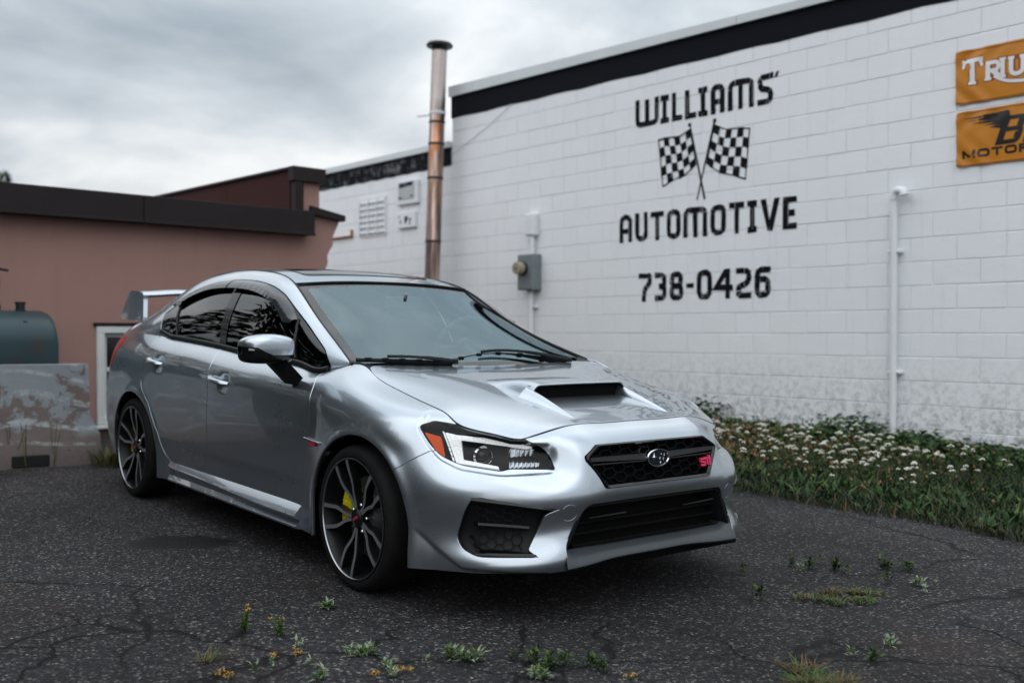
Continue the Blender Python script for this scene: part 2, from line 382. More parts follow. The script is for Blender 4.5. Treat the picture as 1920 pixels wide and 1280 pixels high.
def m_white_block():
    m = mat('white_painted_block', (.78, .80, .82), .7, 0, .3); g = NT(m); c = g.n('ShaderNodeNewGeometry').outputs['Position']
    oi = g.n('ShaderNodeObjectInfo').outputs['Random']
    a = g.mix(g.noise(c, 2.2, 5, .6), (.745, .772, .81), (.82, .84, .866)); a = g.mix(g.ramp(oi, [(0, 0), (1, .28)]), a, (.73, .745, .77))
    sp = g.ramp(g.noise(c, 26, 6, .7), [(.60, 0), (.72, .5)]); a = g.mix(g.math('MULTIPLY', sp, .35), a, (.40, .41, .43))
    # dirt splashed up from the ground, peeling low down
    z = g.n('ShaderNodeSeparateXYZ', {0: c}).outputs[2]; low = g.ramp(z, [(.15, 1), (.45, .45), (.95, 0)])
    fl = g.ramp(g.noise(c, 17, 9, .78, .3), [(.47, 0), (.58, 1)]); a = g.mix(g.math('MULTIPLY', g.math('MULTIPLY', low, fl), .85), a, (.13, .125, .12))
    strk = g.noise(g.n('ShaderNodeVectorMath', {0: c, 1: (14, 14, .9)}, operation='MULTIPLY').outputs[0], 1.0, 5, .65); a = g.mix(g.math('MULTIPLY', g.ramp(strk, [(.57, 0), (.75, .4)]), .5), a, (.45, .46, .48))
    g.base(a); g.normal(g.bump(g.noise(c, 90, 4, .6), .35, .004, g.bump(g.noise(c, 14, 4), .25, .01)))
    return m
def m_stucco(col=(.345, .205, .178)):
    m = mat('pink_stucco', col, .9, 0, .2); g = NT(m); c = g.coord()
    a = g.mix(g.noise(c, 1.3, 6, .62), tuple(v*.86 for v in col), tuple(v*1.12 for v in col)); a = g.mix(g.ramp(g.noise(c, 5, 6, .7), [(.58, 0), (.75, .4)]), a, (.26, .15, .12))
    a = g.mix(g.math('MULTIPLY', g.ramp(g.noise(g.n('ShaderNodeMapping', {0: c, 3: (7, 7, .55)}).outputs[0], 1.0, 6, .65), [(.52, 0), (.72, 1)]), .16), a, (.19, .115, .10))
    g.base(a); g.normal(g.bump(g.noise(c, 160, 3), .5, .003, g.bump(g.noise(c, 9, 4), .2, .01)))
    return m
def simple(name, col, rough=.6, metal=0, var=.15, scale=6, bump=.1, bs=80, spec=.4):
    m = mat(name, col, rough, metal, spec); g = NT(m); c = g.coord()
    g.base(g.mix(g.noise(c, scale, 5, .6), tuple(v*(1-var) for v in col), tuple(min(1, v*(1+var)) for v in col))); g.normal(g.bump(g.noise(c, bs, 3), bump, .004)); return m
MAT_W = m_white_block(); MAT_ASP = m_asphalt(); MAT_PINK = m_stucco()
MAT_BAND = simple('black_painted_band', (.010, .012, .016), .7, 0, .4, 5, .3, 40, .08); MAT_INK = simple('black_wall_paint', (.008, .009, .012), .7, 0, .3, 20, .2, 60, .06)
gI = NT(MAT_INK); cI = gI.n('ShaderNodeNewGeometry').outputs['Position']; gI.base(gI.mix(gI.ramp(gI.noise(cI, 38, 6, .75), [(.66, 0), (.72, .8)]), (.008, .009, .012), (.42, .43, .45)))
gB = NT(MAT_BAND); cB = gB.coord(); sx_ = gB.n('ShaderNodeSeparateXYZ', {0: cB}).outputs[0]
gB.base(gB.mix(gB.math('MULTIPLY', gB.ramp(gB.noise(cB, 6, 7, .72), [(.50, 0), (.66, .7)]), gB.ramp(gB.math('MULTIPLY', sx_, -1), [(.05, 0), (.6, 1)])), (.006, .0075, .011), (.24, .25, .26)))
MAT_CAP = simple('pale_metal_coping', (.62, .66, .68), .45, .1, .12, 3, .1)
MAT_BROWN = simple('brown_metal_fascia', (.022, .016, .018), .5, .0, .25, 3, .08, 80, .15); MAT_MAROON = simple('maroon_metal_panel', (.045, .011, .010), .6, 0, .25, 4, .1, 80, .12)
MAT_PVC = simple('white_pvc_pipe', (.72, .74, .77), .4, 0, .08, 8, .05); MAT_GREYMETAL = simple('grey_enamel_steel', (.20, .225, .24), .45, .3, .15, 9, .08)
MAT_VINYL = simple('white_window_frame', (.60, .62, .62), .45, 0, .12, 8, .05)
MAT_DARKGLASS = mat('dark_window_pane', (.008, .009, .010), .06)
MAT_SOIL = simple('verge_soil', (.014, .012, .008), .95, 0, .4, 9, .5, 30)
def wood(c): return simple('bark', c, .9, 0, .3, 20, .4, 40)
# ---------- ground ----------
def build_ground():
    xs = np.concatenate([np.linspace(-90, -8, 24), np.linspace(-7, 7, 71), np.linspace(8, 90, 24)]); ys = np.concatenate([np.linspace(-80, .0, 18), np.linspace(.5, 12, 60), np.linspace(13, 160, 24)])
    V = [(x, y, gz(x, y)+(.006*math.sin(x*2.1+y*.7)+.005*math.sin(y*2.9-x*1.3) if abs(x) < 7 and 0 < y < 12 else 0)) for y in ys for x in xs]; n = len(xs)
    b = MB(); b.add(V, [(j*n+i, j*n+i+1, (j+1)*n+i+1, (j+1)*n+i) for j in range(len(ys)-1) for i in range(n-1)])
    tag(b.obj('ground', MAT_ASP), kind='structure')
    # planted verge between the lot and the white wall
    b = MB(); nt_, nh = 90, 24; V = []
    for i in range(nt_+1):
        t = -2.5+12.0*i/nt_
        for j in range(nh+1):
            s = j/nh; h = (2.87+.05*math.sin(t*2.3)+.04*math.sin(t*5.1+1))*(1-s)-.05*s; p = wp(t, 0, h); z = gz(p.x, p.y)+.012+.05*smooth01(s/.95)+.02*math.sin(t*7+s*9)*s*(1-s)*2
            if j == 0: z = gz(p.x, p.y)-.02
            V.append((p.x, p.y, z))
    b.add(V, [(i*(nh+1)+j, i*(nh+1)+j+1, (i+1)*(nh+1)+j+1, (i+1)*(nh+1)+j) for i in range(nt_) for j in range(nh)]); tag(b.obj('verge_ground', MAT_SOIL), kind='structure')
    return V, nh
def verge_z(t, h):
    s = 1-min(1, max(0, h/2.87)); p = wp(t, 0, h); g_ = gz(p.x, p.y); return g_+.012+.05*float(smooth01(s/.95))
build_ground()
# ---------- white block building ----------
def zb(t): return 3.905-.009*t
def build_white():
    root = wall_frame(empty('block_building')); tag(root, 'white painted concrete block garage with black band under its roof edge', 'building')
    b = MB()                                                     # mortar bed behind the blocks, building mass
    b.box((2.6, 3.02, 1.95), (13.2+.0, 6.0, 4.30)); 
    b.V = []; b.F = []; b.M = []
    def slab(t0, t1, z0, z1, y0, y1, mi=0): b.box(((t0+t1)/2, (y0+y1)/2, (z0+z1)/2), (t1-t0, y1-y0, z1-z0), mi=mi)
    slab(.002, 9.6, -.2, 4.10, .0048, 6); slab(-5.2, .001, -.2, 3.50, .0048, 6)
    b.obj('wall', simple('painted_mortar', (.66, .68, .70), .8, 0, .32, 1.7, .3, 50), root)
    # blocks
    meshes = {}
    def bmesh_for(w_, h_, var):
        key = (round(w_, 3), round(h_, 3), var)
        if key in meshes: return meshes[key]
        r = random.Random(str(key)); me = bpy.data.meshes.new('block'); e = .0042+r.uniform(-.001, .001); j = .0027; q = lambda: r.uniform(-.0012, .0012)
        V = [(j, .007, j), (w_-j, .007, j), (w_-j, .007, h_-j), (j, .007, h_-j)]
        V += [(j+.001, .0025, j+.001), (w_-j-.001, .0025, j+.001), (w_-j-.001, .0025, h_-j-.001), (j+.001, .0025, h_-j-.001)]
        V += [(j+e+q(), -.0005+q()*.4, j+e+q()), (w_-j-e+q(), -.0005+q()*.4, j+e+q()), (w_-j-e+q(), -.0005+q()*.4, h_-j-e+q()), (j+e+q(), -.0005+q()*.4, h_-j-e+q())]
        F = [(a*4+i, a*4+(i+1) % 4, a*4+4+(i+1) % 4, a*4+4+i) for a in (0, 1) for i in range(4)]+[(8, 9, 10, 11)]
        me.from_pydata(V, [], F); me.materials.append(MAT_W); me.update(); meshes[key] = me; return me
    items = []
    for k in range(-5, 14):
        z0 = ZC(k); off = 6.585 if k % 2 == 0 else 6.387
        for i in range(-30, 10):
            t0, t1 = off+.4064*i, off+.4064*(i+1)
            top = 3.92 if t0 >= -.01 else 3.30
            for (lo, hi, zt) in ((-5.0, 0.0, 3.30), (0.0, 9.5, 3.93)):
                a_, b_ = max(t0, lo), min(t1, hi)
                if b_-a_ < .05: continue
                h_ = min(.2032, zt-z0)
                if h_ < .06: continue
                p = wp((a_+b_)/2, z0+h_/2); d = p.y; px = 960+1960*p.x/d; py = 625-1960*(p.z-HC)/d
                vis = -30 < px < 1950 and -20 < py < 850
                hid = (px < 1150 and py > 520+max(0, px-800)*.45) or (px < 600) or (1150 <= px < 1340 and py > 690+(px-1150)*.4)
                items.append(((.2032/d)*(b_-a_)*(1 if vis and not hid else .01), a_, z0, b_-a_, h_))
    items.sort(key=lambda q: -q[0])
    rest = MB()
    for n_, (_, a_, z0, w_, h_) in enumerate(items):
        me = bmesh_for(w_, h_, random.randrange(3)); dx_, dz_, dy_, ra = random.uniform(-.0012, .0012), random.uniform(-.0012, .0012), random.uniform(-.0008, .0012), random.uniform(-.0015, .0015)
        if n_ < 298:
            o = link('block', me, root, (a_+dx_, dy_, z0+dz_)); o.rotation_euler = (0, ra, 0)
        else: rest.add([(v.co.x+a_+dx_, v.co.y+dy_, v.co.z+z0+dz_) for v in me.vertices], [tuple(p.vertices) for p in me.polygons])
    tag(rest.obj('blocks_beyond', MAT_W, root, smooth=False), kind='stuff')
    # black band and coping
    b = MB(); n = 40
    V = []
    for i in range(n+1):
        t = 9.6*i/n; lo = zb(t)+.010*math.sin(i*1.7)*random.uniform(.2, 1); hi = 4.186-.015*t
        V += [(t, -.006, lo), (t, -.012, hi)]
    b.add(V, [(2*i, 2*i+2, 2*i+3, 2*i+1) for i in range(n)]); b.box((-.006, .16, 4.045), (.008, .34, .27)); b.obj('black_band', MAT_BAND, root)
    b = MB(); V = []
    for i in range(n+1):
        t = -5.0+4.99*i/n; V += [(t, -.006, 3.295+.008*math.sin(i*2.1)), (t, -.012, 3.53)]
    b.add(V, [(2*i, 2*i+2, 2*i+3, 2*i+1) for i in range(n)]); b.obj('black_band', MAT_BAND, root)
    for t0, t1 in ((-.02, .48), (.48, 2.4), (2.4, 4.6), (4.6, 6.9), (6.9, 9.6)):
        z_lo0, z_lo1, zt0, zt1 = 4.184-.015*t0, 4.184-.015*t1, 4.318-.026*t0, 4.318-.026*t1; o_ = random.uniform(-.004, .004)
        b = MB(); V = [(t0+.003, -.05+o_, z_lo0), (t1-.003, -.05+o_, z_lo1), (t1-.003, -.055+o_, zt1), (t0+.003, -.055+o_, zt0), (t0+.003, .3, z_lo0), (t1-.003, .3, z_lo1), (t1-.003, .3, zt1+.02), (t0+.003, .3, zt0+.02)]
        b.add(V, [(0, 1, 2, 3), (4, 7, 6, 5), (3, 2, 6, 7), (0, 4, 5, 1), (0, 3, 7, 4), (1, 5, 6, 2)]); b.obj('roof_coping', MAT_CAP, root, smooth=False)
    for t0, t1 in ((-5.0, -3.0), (-3.0, -1.35), (-1.35, -.03)):
        b = MB(); b.box(((t0+t1)/2, .12, 3.572), (t1-t0-.006, .34, .085), bev=.004); b.obj('roof_coping', MAT_CAP, root, smooth=False)
    # wall fittings of the lower part
    MATF = MAT_W
    b = MB(); t0, t1, z0, z1 = -2.182, -1.52, 2.515, 3.04
    for i in range(6): zz = z0+(z1-z0)*(i+.35)/6; b.box(((t0+t1)/2, -.02, zz), (t1-t0, .04, .012), Matrix.Rotation(.5, 3, 'X'))
    for i in range(4): b.box((t0+(t1-t0)*i/3., -.02, (z0+z1)/2), (.018, .045, z1-z0), bev=.004)
    b.box(((t0+t1)/2, -.002, (z0+z1)/2), (t1-t0+.04, .02, z1-z0+.06), bev=.004); b.obj('vent_grille', MAT_PVC, root)
    b = MB(); b.box((-.955, -.025, 3.03), (.50, .06, .32), bev=.008); vb = b.obj('vent_box', MAT_PVC, root)
    b = MB(); b.box((-.955, -.058, 3.06), (.36, .012, .24)); b.obj('vent_opening', simple('weathered_vent_panel', (.42, .45, .47), .6, 0, .35, 14), vb)
    b = MB(); V = [(-1.12, -.066, 3.10), (-.80, -.066, 3.12), (-.80, -.066, 3.165), (-1.13, -.066, 3.16)]; b.add(V, [(0, 1, 2, 3)]); b.box((-1.10, -.066, 2.965), (.07, .004, .02)); b.box((-.83, -.066, 2.975), (.05, .004, .015)); b.obj('dark_gap', MAT_BAND, vb)
    b = MB(); b.box((-.985, -.02, 2.655), (.42, .05, .22), bev=.008); vb = b.obj('junction_box', MAT_PVC, root)
    b = MB(); 
    for dx_, dz_, s_ in ((-.13, -.02, .022), (-.01, -.02, .03), (.02, .02, .035), (.10, 0, .026), (.09, -.05, .02), (-.16, .05, .014), (-.02, .03, .02)): b.lathe([(s_, 0), (s_*.8, .006), (0, .007)], 10, Matrix.Translation((-.985+dx_, -.0455, 2.655+dz_)) @ Matrix.Rotation(math.radians(90), 4, 'X') @ Matrix.Diagonal((.7, 1.1, 1, 1)))
    tag(b.obj('knockout_hole', MAT_BAND, vb), kind='stuff')
    b = MB(); b.box((-2.70, -.02, 2.532), (.62, .05, .02)); b.box((-2.41, -.02, 2.58), (.03, .03, .09)); b.obj('rusty_bracket', simple('rust', (.30, .12, .045), .85, 0, .5, 18), root)
    return root
# ---------- painted lettering ----------
def rpath(pts, r, n=5):
    out = [np.array(pts[0], float)]
    for i in range(1, len(pts)-1):
        p = np.array(pts[i], float); a_ = np.array(pts[i-1], float)-p; b_ = np.array(pts[i+1], float)-p; la, lb = np.linalg.norm(a_), np.linalg.norm(b_); k = min(r, .48*la, .48*lb)
        if k < 1e-4: out.append(p); continue
        A, B = p+a_/la*k, p+b_/lb*k
        out += [(1-t)**2*A+2*t*(1-t)*p+t*t*B for t in np.linspace(0, 1, n)]
    out.append(np.array(pts[-1], float)); return np.array(out)
def stroke_quads(P, w, closed=False):
    P = np.array(P, float)
    if closed: P = np.vstack([P, P[:1]])
    n = len(P); L_, R_ = [], []
    for i in range(n):
        if closed: d0 = P[i]-P[i-1 if i > 0 else n-2]; d1 = P[(i+1) if i < n-1 else 1]-P[i]
        else: d0 = P[i]-P[max(i-1, 0)]; d1 = P[min(i+1, n-1)]-P[i]
        if np.linalg.norm(d0) < 1e-9: d0 = d1
        if np.linalg.norm(d1) < 1e-9: d1 = d0
        d0 = d0/np.linalg.norm(d0); d1 = d1/np.linalg.norm(d1); m_ = d0+d1; l = np.linalg.norm(m_); m_ = m_/l if l > .1 else d1
        nn = np.array([-m_[1], m_[0]]); s = 1/max(.5, nn@np.array([-d1[1], d1[0]])); L_.append(P[i]+nn*w/2*s); R_.append(P[i]-nn*w/2*s)
    return [[R_[i], R_[i+1], L_[i+1], L_[i]] for i in range(n-1)]
def glyph(c, w, h, s):
    """stroke polygons of a stencil-like letter in a w x h box"""
    a, r = s/2, .085; x0, x1, y0, y1, xm, ym = a, w-a, a, h-a, w/2, h/2; S = []
    st = lambda pts, rr=r: S.extend(stroke_quads(rpath(pts, rr), s))
    cl = lambda pts, rr=r: S.extend(stroke_quads(rpoly(pts, rr, 6), s, True))
    if c == 'W': st([(x0, h), (x0, y0), (x1, y0), (x1, h)], .06); st([(xm, y0), (xm, h*.96)])
    elif c == 'M': st([(x0, 0), (x0, y1), (x1, y1), (x1, 0)], .06); st([(xm, y1), (xm, 0)])
    elif c == 'A': st([(x0, 0), (x0, y1), (x1, y1), (x1, 0)], .07); st([(x0, h*.40), (x1, h*.40)])
    elif c == 'I': st([(xm, 0), (xm, h)]); st([(0, y0+.0), (w, y0)]); st([(0, y1), (w, y1)])
    elif c == 'L': st([(x0, h), (x0, y0), (w, y0)], .0)
    elif c == 'S': st([(w, y1), (x0, y1), (x0, ym+.01), (x1, ym-.01), (x1, y0), (0, y0)], .06)
    elif c == 'U': st([(x0, h), (x0, y0), (x1, y0), (x1, h)], .07)
    elif c == 'T': st([(0, y1), (w, y1)]); st([(xm, y1), (xm, 0)])
    elif c in 'O0': cl([(x0, y0), (x1, y0), (x1, y1), (x0, y1)], .07)
    elif c == 'V': S += [[np.array(q) for q in ((0, h), (s*1.1, h), (xm+.004, s*1.1), (xm-.03, 0))], [np.array(q) for q in ((xm-.03, 0), (xm+.03, 0), (w, h), (w-s*1.1, h))]]
    elif c == 'E': st([(w, y1), (x0, y1), (x0, y0), (w, y0)], 0); st([(x0, ym), (w*.86, ym)])
    elif c == '7': st([(0, y1), (x1, y1), (x1-.01, h*.66), (w*.40, h*.40), (w*.36, 0)], .05)
    elif c == '3': st([(0, y1), (x1, y1), (x1, ym), (w*.35, ym)], .06); st([(w*.35, ym), (x1, ym), (x1, y0), (0, y0)], .06)
    elif c == '8': cl([(x0+.006, ym), (x1-.006, ym), (x1-.006, y1), (x0+.006, y1)], .06); cl([(x0, y0), (x1, y0), (x1, ym), (x0, ym)], .06)
    elif c == '-': S += [[np.array(q) for q in ((0, h*.42), (w, h*.42), (w, h*.58), (0, h*.58))]]
    elif c == '4': st([(w, h*.38), (x0*.6, h*.38), (w*.66, y1+.01)], 0); st([(w*.70, 0), (w*.70, h)])
    elif c == '2': st([(0, y1), (x1, y1), (x1, ym+.005), (x0, ym-.035), (x0, y0), (w, y0)], .055)
    elif c == '6': st([(w, y1), (x0, y1), (x0, h*.3)], .07); cl([(x0, y0), (x1, y0), (x1, h*.60), (x0, h*.60)], .06)
    elif c == "'": S += [[np.array(q) for q in ((0, h*.84), (w*.55, h*.84), (w, h), (w*.42, h))]]
    return S
def paint_mesh(name, polys, parent, jitter=.0026):
    """union of polygons laid on the blocks; joints are followed as recessed pieces"""
    verts, edges, faces = [], [], []
    for P in polys:
        o = len(verts); P = [np.array(p)+rng.normal(0, jitter, 2) for p in P]; ar = sum(P[i][0]*P[(i+1) % len(P)][1]-P[(i+1) % len(P)][0]*P[i][1] for i in range(len(P)))
        if ar < 0: P = P[::-1]
        verts += [Vector((float(p[0]), float(p[1]))) for p in P]; faces.append(list(range(o, o+len(P))))
    X = [v.x for v in verts]; Y = [v.y for v in verts]; xa, xb, ya, yb = min(X)-.01, max(X)+.01, min(Y)-.01, max(Y)+.01; J = .0038
    def seg(p, q): o = len(verts); verts.extend([Vector(p), Vector(q)]); edges.append((o, o+1))
    k0, k1 = int(math.floor((ya-1.085)/.2032)), int(math.ceil((yb-1.085)/.2032))
    for k in range(k0, k1+1):
        z = ZC(k)
        for s_ in (-J, J):
            if ya < z+s_ < yb: seg((xa, z+s_), (xb, z+s_))
        off = 6.585 if k % 2 == 0 else 6.387
        for i in range(-30, 10):
            t = off+.4064*i
            for s_ in (-J, J):
                if xa < t+s_ < xb: seg((t+s_, z+J), (t+s_, z+.2032-J))
    V, E, F, ov, oe, of = delaunay_2d_cdt(verts, edges, faces, 0, 1e-6)
    b = MB(); C = np.array([[(V[i].x, V[i].y) for i in f] for f in F if len(f) == 3]).mean(1); ok = np.zeros(len(C), bool)
    for f in faces: ok |= sdpoly(C, [verts[i][:] for i in f]) > 1e-6
    for f, src in zip([f for f in F if len(f) == 3], ok):
        if not src: continue
        c = sum((V[i] for i in f), Vector((0, 0)))/len(f); k = math.floor((c.y-1.085)/.2032); fz = c.y-ZC(k); off = 6.585 if k % 2 == 0 else 6.387; ft = (c.x-off) % .4064
        inj = fz < J or fz > .2032-J or ft < J or ft > .4064-J
        y = .0022 if inj else -.0042
        b.add([(V[i].x, y, V[i].y) for i in f], [tuple(range(len(f)))])
    return b.obj(name, MAT_INK, parent, smooth=False)
def build_lettering(root):
    def word(L, zlo, hgt, s, label):
        polys = []
        for c, a_, b_ in L:
            w_ = b_-a_
            for q in glyph(c, w_, hgt, s): polys.append([np.array([p[0]+a_, p[1]+zlo(a_)]) for p in q])
        o = paint_mesh('painted_lettering', polys, root); tag(o, label)
    word((('W',3.233,3.564),('I',3.587,3.702),('L',3.744,3.884),('L',3.917,4.062),('I',4.094,4.209),('A',4.249,4.423),('M',4.461,4.773),('S',4.815,4.996),("'",5.010,5.064)), lambda t: 3.300-.010*(t-3.2), .298, .059, 'black stencilled surname at the top of the painted sign')
    word((('A',2.999,3.184),('U',3.23,3.412),('T',3.453,3.636),('O',3.673,3.862),('M',3.898,4.209),('O',4.249,4.441),('T',4.479,4.663),('I',4.70,4.812),('V',4.853,5.071),('E',5.106,5.26)), lambda t: 2.076-.004*(t-3), .308, .058, 'black stencilled word under the crossed flags')
    word((('7',3.284,3.477),('3',3.512,3.673),('8',3.713,3.898),('-',3.939,4.035),('0',4.076,4.267),('4',4.301,4.53),('2',4.563,4.749),('6',4.785,4.97)), lambda t: 1.428, .304, .060, 'black stencilled telephone number')
    def flag(top, bot, otop, obot, n, m_, phase, pole):
        top, bot, otop, obot = map(np.array, (top, bot, otop, obot)); polys = []
        def P(u, v):
            a_ = top+(bot-top)*v; b_ = otop+(obot-otop)*v; q = a_+(b_-a_)*u; q[1] += -.030*math.sin(u*math.pi*1.6)+(-.035 if u > .58 else 0)*0; return q
        def sub(u0, u1, v0, v1):
            k = 3; return [P(u0+(u1-u0)*i/k, v0) for i in range(k+1)]+[P(u1-(u1-u0)*i/k, v1) for i in range(k+1)]
        for i in range(n):
            for j in range(m_):
                if (i+j+phase) % 2 == 0: polys.append(sub(i/n, (i+1)/n, j/m_, (j+1)/m_))
        e = .028
        polys += [sub(0, 1, 0, e), sub(0, 1, 1-e, 1), sub(0, e, 0, 1), sub(1-e, 1, 0, 1)]
        p0, p1 = np.array(pole[0]), np.array(pole[1]); polys += stroke_quads([p0, p1], .020)
        polys.append([p0+.022*np.array([math.cos(t), math.sin(t)]) for t in np.linspace(0, 2*math.pi, 11)[:-1]])
        return polys
    o = paint_mesh('painted_flag', flag((3.990, 3.190), (4.068, 2.812), (3.556, 3.11), (3.613, 2.60), 6, 5, 0, ((3.981, 3.23), (4.175, 2.449))), root, .002); tag(o, 'left hand painted chequered flag on its pole')
    o = paint_mesh('painted_flag', flag((4.296, 3.190), (4.193, 2.807), (4.732, 3.06), (4.68, 2.56), 6, 5, 0, ((4.299, 3.225), (4.076, 2.448))), root, .002); tag(o, 'right hand painted chequered flag on its pole')
WB = build_white(); build_lettering(WB)
# ---------- banners ----------
def build_banner(name, t0, t1, z0, z1, label, ink):
    root = wall_frame(empty(name)); root.matrix_world = root.matrix_world @ Matrix.Translation((t0, -.012, z0)); tag(root, label, 'banner', 'orange banners on the white wall')
    w_, h_ = t1-t0, z1-z0; m = simple('orange_vinyl', (.50, .185, .012), .42, 0, .12, 4, .05, 40); nu, nv = 60, 16; V = []
    wy = lambda u, v: -.004-.006*math.sin(u*9+v*2)**2-.012*math.exp(-((u/w_)**2+((v-h_)/h_)**2)*12)*math.sin((u-v)*30)-.010*math.exp(-(((u)/.25)**2+(v/.18)**2))*math.sin((u+v)*34)-.006*math.sin(v/h_*math.pi)
    for i in range(nu+1):
        for j in range(nv+1):
            u, v = w_*i/nu, h_*j/nv; V.append((u, wy(u, v), v+.006*math.sin(u*3)*(v/h_-.5)))
    b = MB(); b.add(V, [(i*(nv+1)+j, (i+1)*(nv+1)+j, (i+1)*(nv+1)+j+1, i*(nv+1)+j+1) for i in range(nu) for j in range(nv)]); b.obj('banner_sheet', m, root)
    b = MB()
    for u, v in ((.02, .02), (.02, h_-.02), (w_-.02, .02), (w_-.02, h_-.02)): b.lathe([(.011, 0), (.011, .004), (.005, .006), (.0, .006)], 10, Matrix.Translation((u, wy(u, v)-.001, v)) @ Matrix.Rotation(math.radians(90), 4, 'X'))
    for e in ((.012, 0, 1), (h_-.012, 0, 1)): b.tube([(w_*k/30, wy(w_*k/30, e[0])-.002, e[0]) for k in range(31)], .004, 5)
    b.obj('banner_hem', m, root)
    for nm, polys, mt, lift in ink:
        b = MB(); vv, ff = [], []
        for P in polys:
            o = len(vv); vv += [Vector((float(p[0]-t0), float(p[1]-z0))) for p in P]; ff.append(list(range(o, o+len(P))))
        grid_e, base = [], len(vv)
        for k in range(1, int(w_/.05)): vv += [Vector((k*.05, 0)), Vector((k*.05, h_))]; grid_e.append((base, base+1)); base += 2
        R = delaunay_2d_cdt(vv, grid_e, ff, 0, 1e-6)
        C = np.array([[(R[0][i].x, R[0][i].y) for i in f] for f in R[2]]).mean(1); ok = np.zeros(len(C), bool)
        for f in ff: ok |= sdpoly(C, [vv[i][:] for i in f]) > 1e-6
        for f, src in zip(R[2], ok):
            if src: b.add([(R[0][i].x, wy(R[0][i].x, R[0][i].y)-lift, R[0][i].y) for i in f], [tuple(range(len(f)))])
        b.obj(nm, mt, root, smooth=False)
def ccw(P): 
    P = [np.array(p, float) for p in P]; ar = sum(P[i][0]*P[(i+1) % len(P)][1]-P[(i+1) % len(P)][0]*P[i][1] for i in range(len(P))); return P if ar > 0 else P[::-1]
def build_banners():
    white = simple('white_banner_print', (.70, .70, .70), .4, 0, .05); red = simple('dark_red_outline', (.22, .045, .012), .45, 0, .05); black = simple('black_banner_print', (.010, .010, .010), .4, 0, .1)
    def serif(c, t, z, h, w, s, grow=0):
        S = []; s = s+grow; sq = lambda P, ww=s: S.extend(stroke_quads(P, ww)); e = s*.75
        bot = lambda x: sq([(x-e, z+.010), (x+e, z+.010)], .022+grow); topb = lambda x: sq([(x-e, z+h-.010), (x+e, z+h-.010)], .022+grow)
        if c == 'T': sq([(t+w/2, z), (t+w/2, z+h)]); bot(t+w/2); sq([(t, z+h-.018), (t+w, z+h-.018)], .034+grow); sq([(t+.008, z+h-.075), (t+.022, z+h-.01)], .026+grow); sq([(t+w-.008, z+h-.075), (t+w-.022, z+h-.01)], .026+grow)
        elif c == 'R': sq([(t+s/2, z), (t+s/2, z+h)]); bot(t+s/2); S.extend(stroke_quads(rpath([(t+s/2, z+h-.016), (t+w-.012, z+h-.016), (t+w-.012, z+h*.48), (t+s/2, z+h*.48)], .045), .032+grow)); sq([(t+w*.5, z+h*.48), (t+w*.95, z+.02)], .040+grow)
        elif c == 'I': sq([(t+w/2, z), (t+w/2, z+h)]); bot(t+w/2); topb(t+w/2)
        elif c == 'U': S.extend(stroke_quads(rpath([(t+s/2, z+h), (t+s/2, z+.018), (t+w-s/2, z+.018), (t+w-s/2, z+h)], .05), s)); topb(t+s/2); topb(t+w-s/2)
        elif c == 'M': sq([(t+s/2, z), (t+s/2, z+h)]); sq([(t+w-s/2, z), (t+w-s/2, z+h)]); sq([(t+s/2, z+h), (t+w/2, z+.03)], .036+grow); sq([(t+w-s/2, z+h), (t+w/2, z+.03)], .036+grow); bot(t+s/2); bot(t+w-s/2)
        elif c == 'P': sq([(t+s/2, z), (t+s/2, z+h)]); bot(t+s/2); S.extend(stroke_quads(rpath([(t+s/2, z+h-.016), (t+w-.012, z+h-.016), (t+w-.012, z+h*.42), (t+s/2, z+h*.42)], .045), .032+grow))
        elif c == 'H': sq([(t+s/2, z), (t+s/2, z+h)]); sq([(t+w-s/2, z), (t+w-s/2, z+h)]); sq([(t, z+h/2), (t+w, z+h/2)], .032+grow); bot(t+s/2); bot(t+w-s/2); topb(t+s/2); topb(t+w-s/2)
        return S
    lay = (('T', 6.846, 3.112, .212, .170, .042), ('R', 7.038, 3.122, .155, .115, .036), ('I', 7.150, 3.122, .160, .050, .036), ('U', 7.225, 3.118, .160, .125, .034), ('M', 7.385, 3.118, .160, .165, .034), ('P', 7.58, 3.122, .160, .11, .036), ('H', 7.71, 3.112, .21, .15, .040))
    sw = lambda g_: stroke_quads(rpath([(7.105, 3.150), (7.19, 3.095), (7.32, 3.072), (7.50, 3.078), (7.62, 3.11)], .1), .026+g_)
    W_, O_ = [], []
    for c, t, z, h, ww, s in lay: W_ += serif(c, t, z, h, ww, s); O_ += serif(c, t, z, h, ww, s, .016)
    W_ += sw(0); O_ += sw(.014)
    build_banner('shop_banner', 6.79, 8.05, 2.966, 3.40, 'orange vinyl banner with white serif lettering, upper of two on wall', [('banner_outline', [ccw(p) for p in O_], red, .0012), ('banner_lettering', [ccw(p) for p in W_], white, .0024)])
    K = []
    for i, (ta, za, tb, zb_, th) in enumerate(((6.846, 2.838, 7.215, 2.846, .030), (6.875, 2.814, 7.215, 2.815, .028), (6.915, 2.790, 7.215, 2.785, .027), (7.02, 2.766, 7.20, 2.755, .026), (7.06, 2.742, 7.18, 2.728, .024))):
        K.append([(ta, za), ((ta+tb)/2, za-th*.35), (tb, zb_-th*.5), (tb+.01, zb_+th*.5), ((ta+tb)/2, za+th*.45)])
    K.append([(7.17, 2.70), (7.235, 2.79), (7.235, 2.85), (7.20, 2.858), (7.16, 2.85), (7.15, 2.78)])
    it = lambda P, o: [(o+p[0]+p[1]*.36, 2.592+p[1]) for p in P]
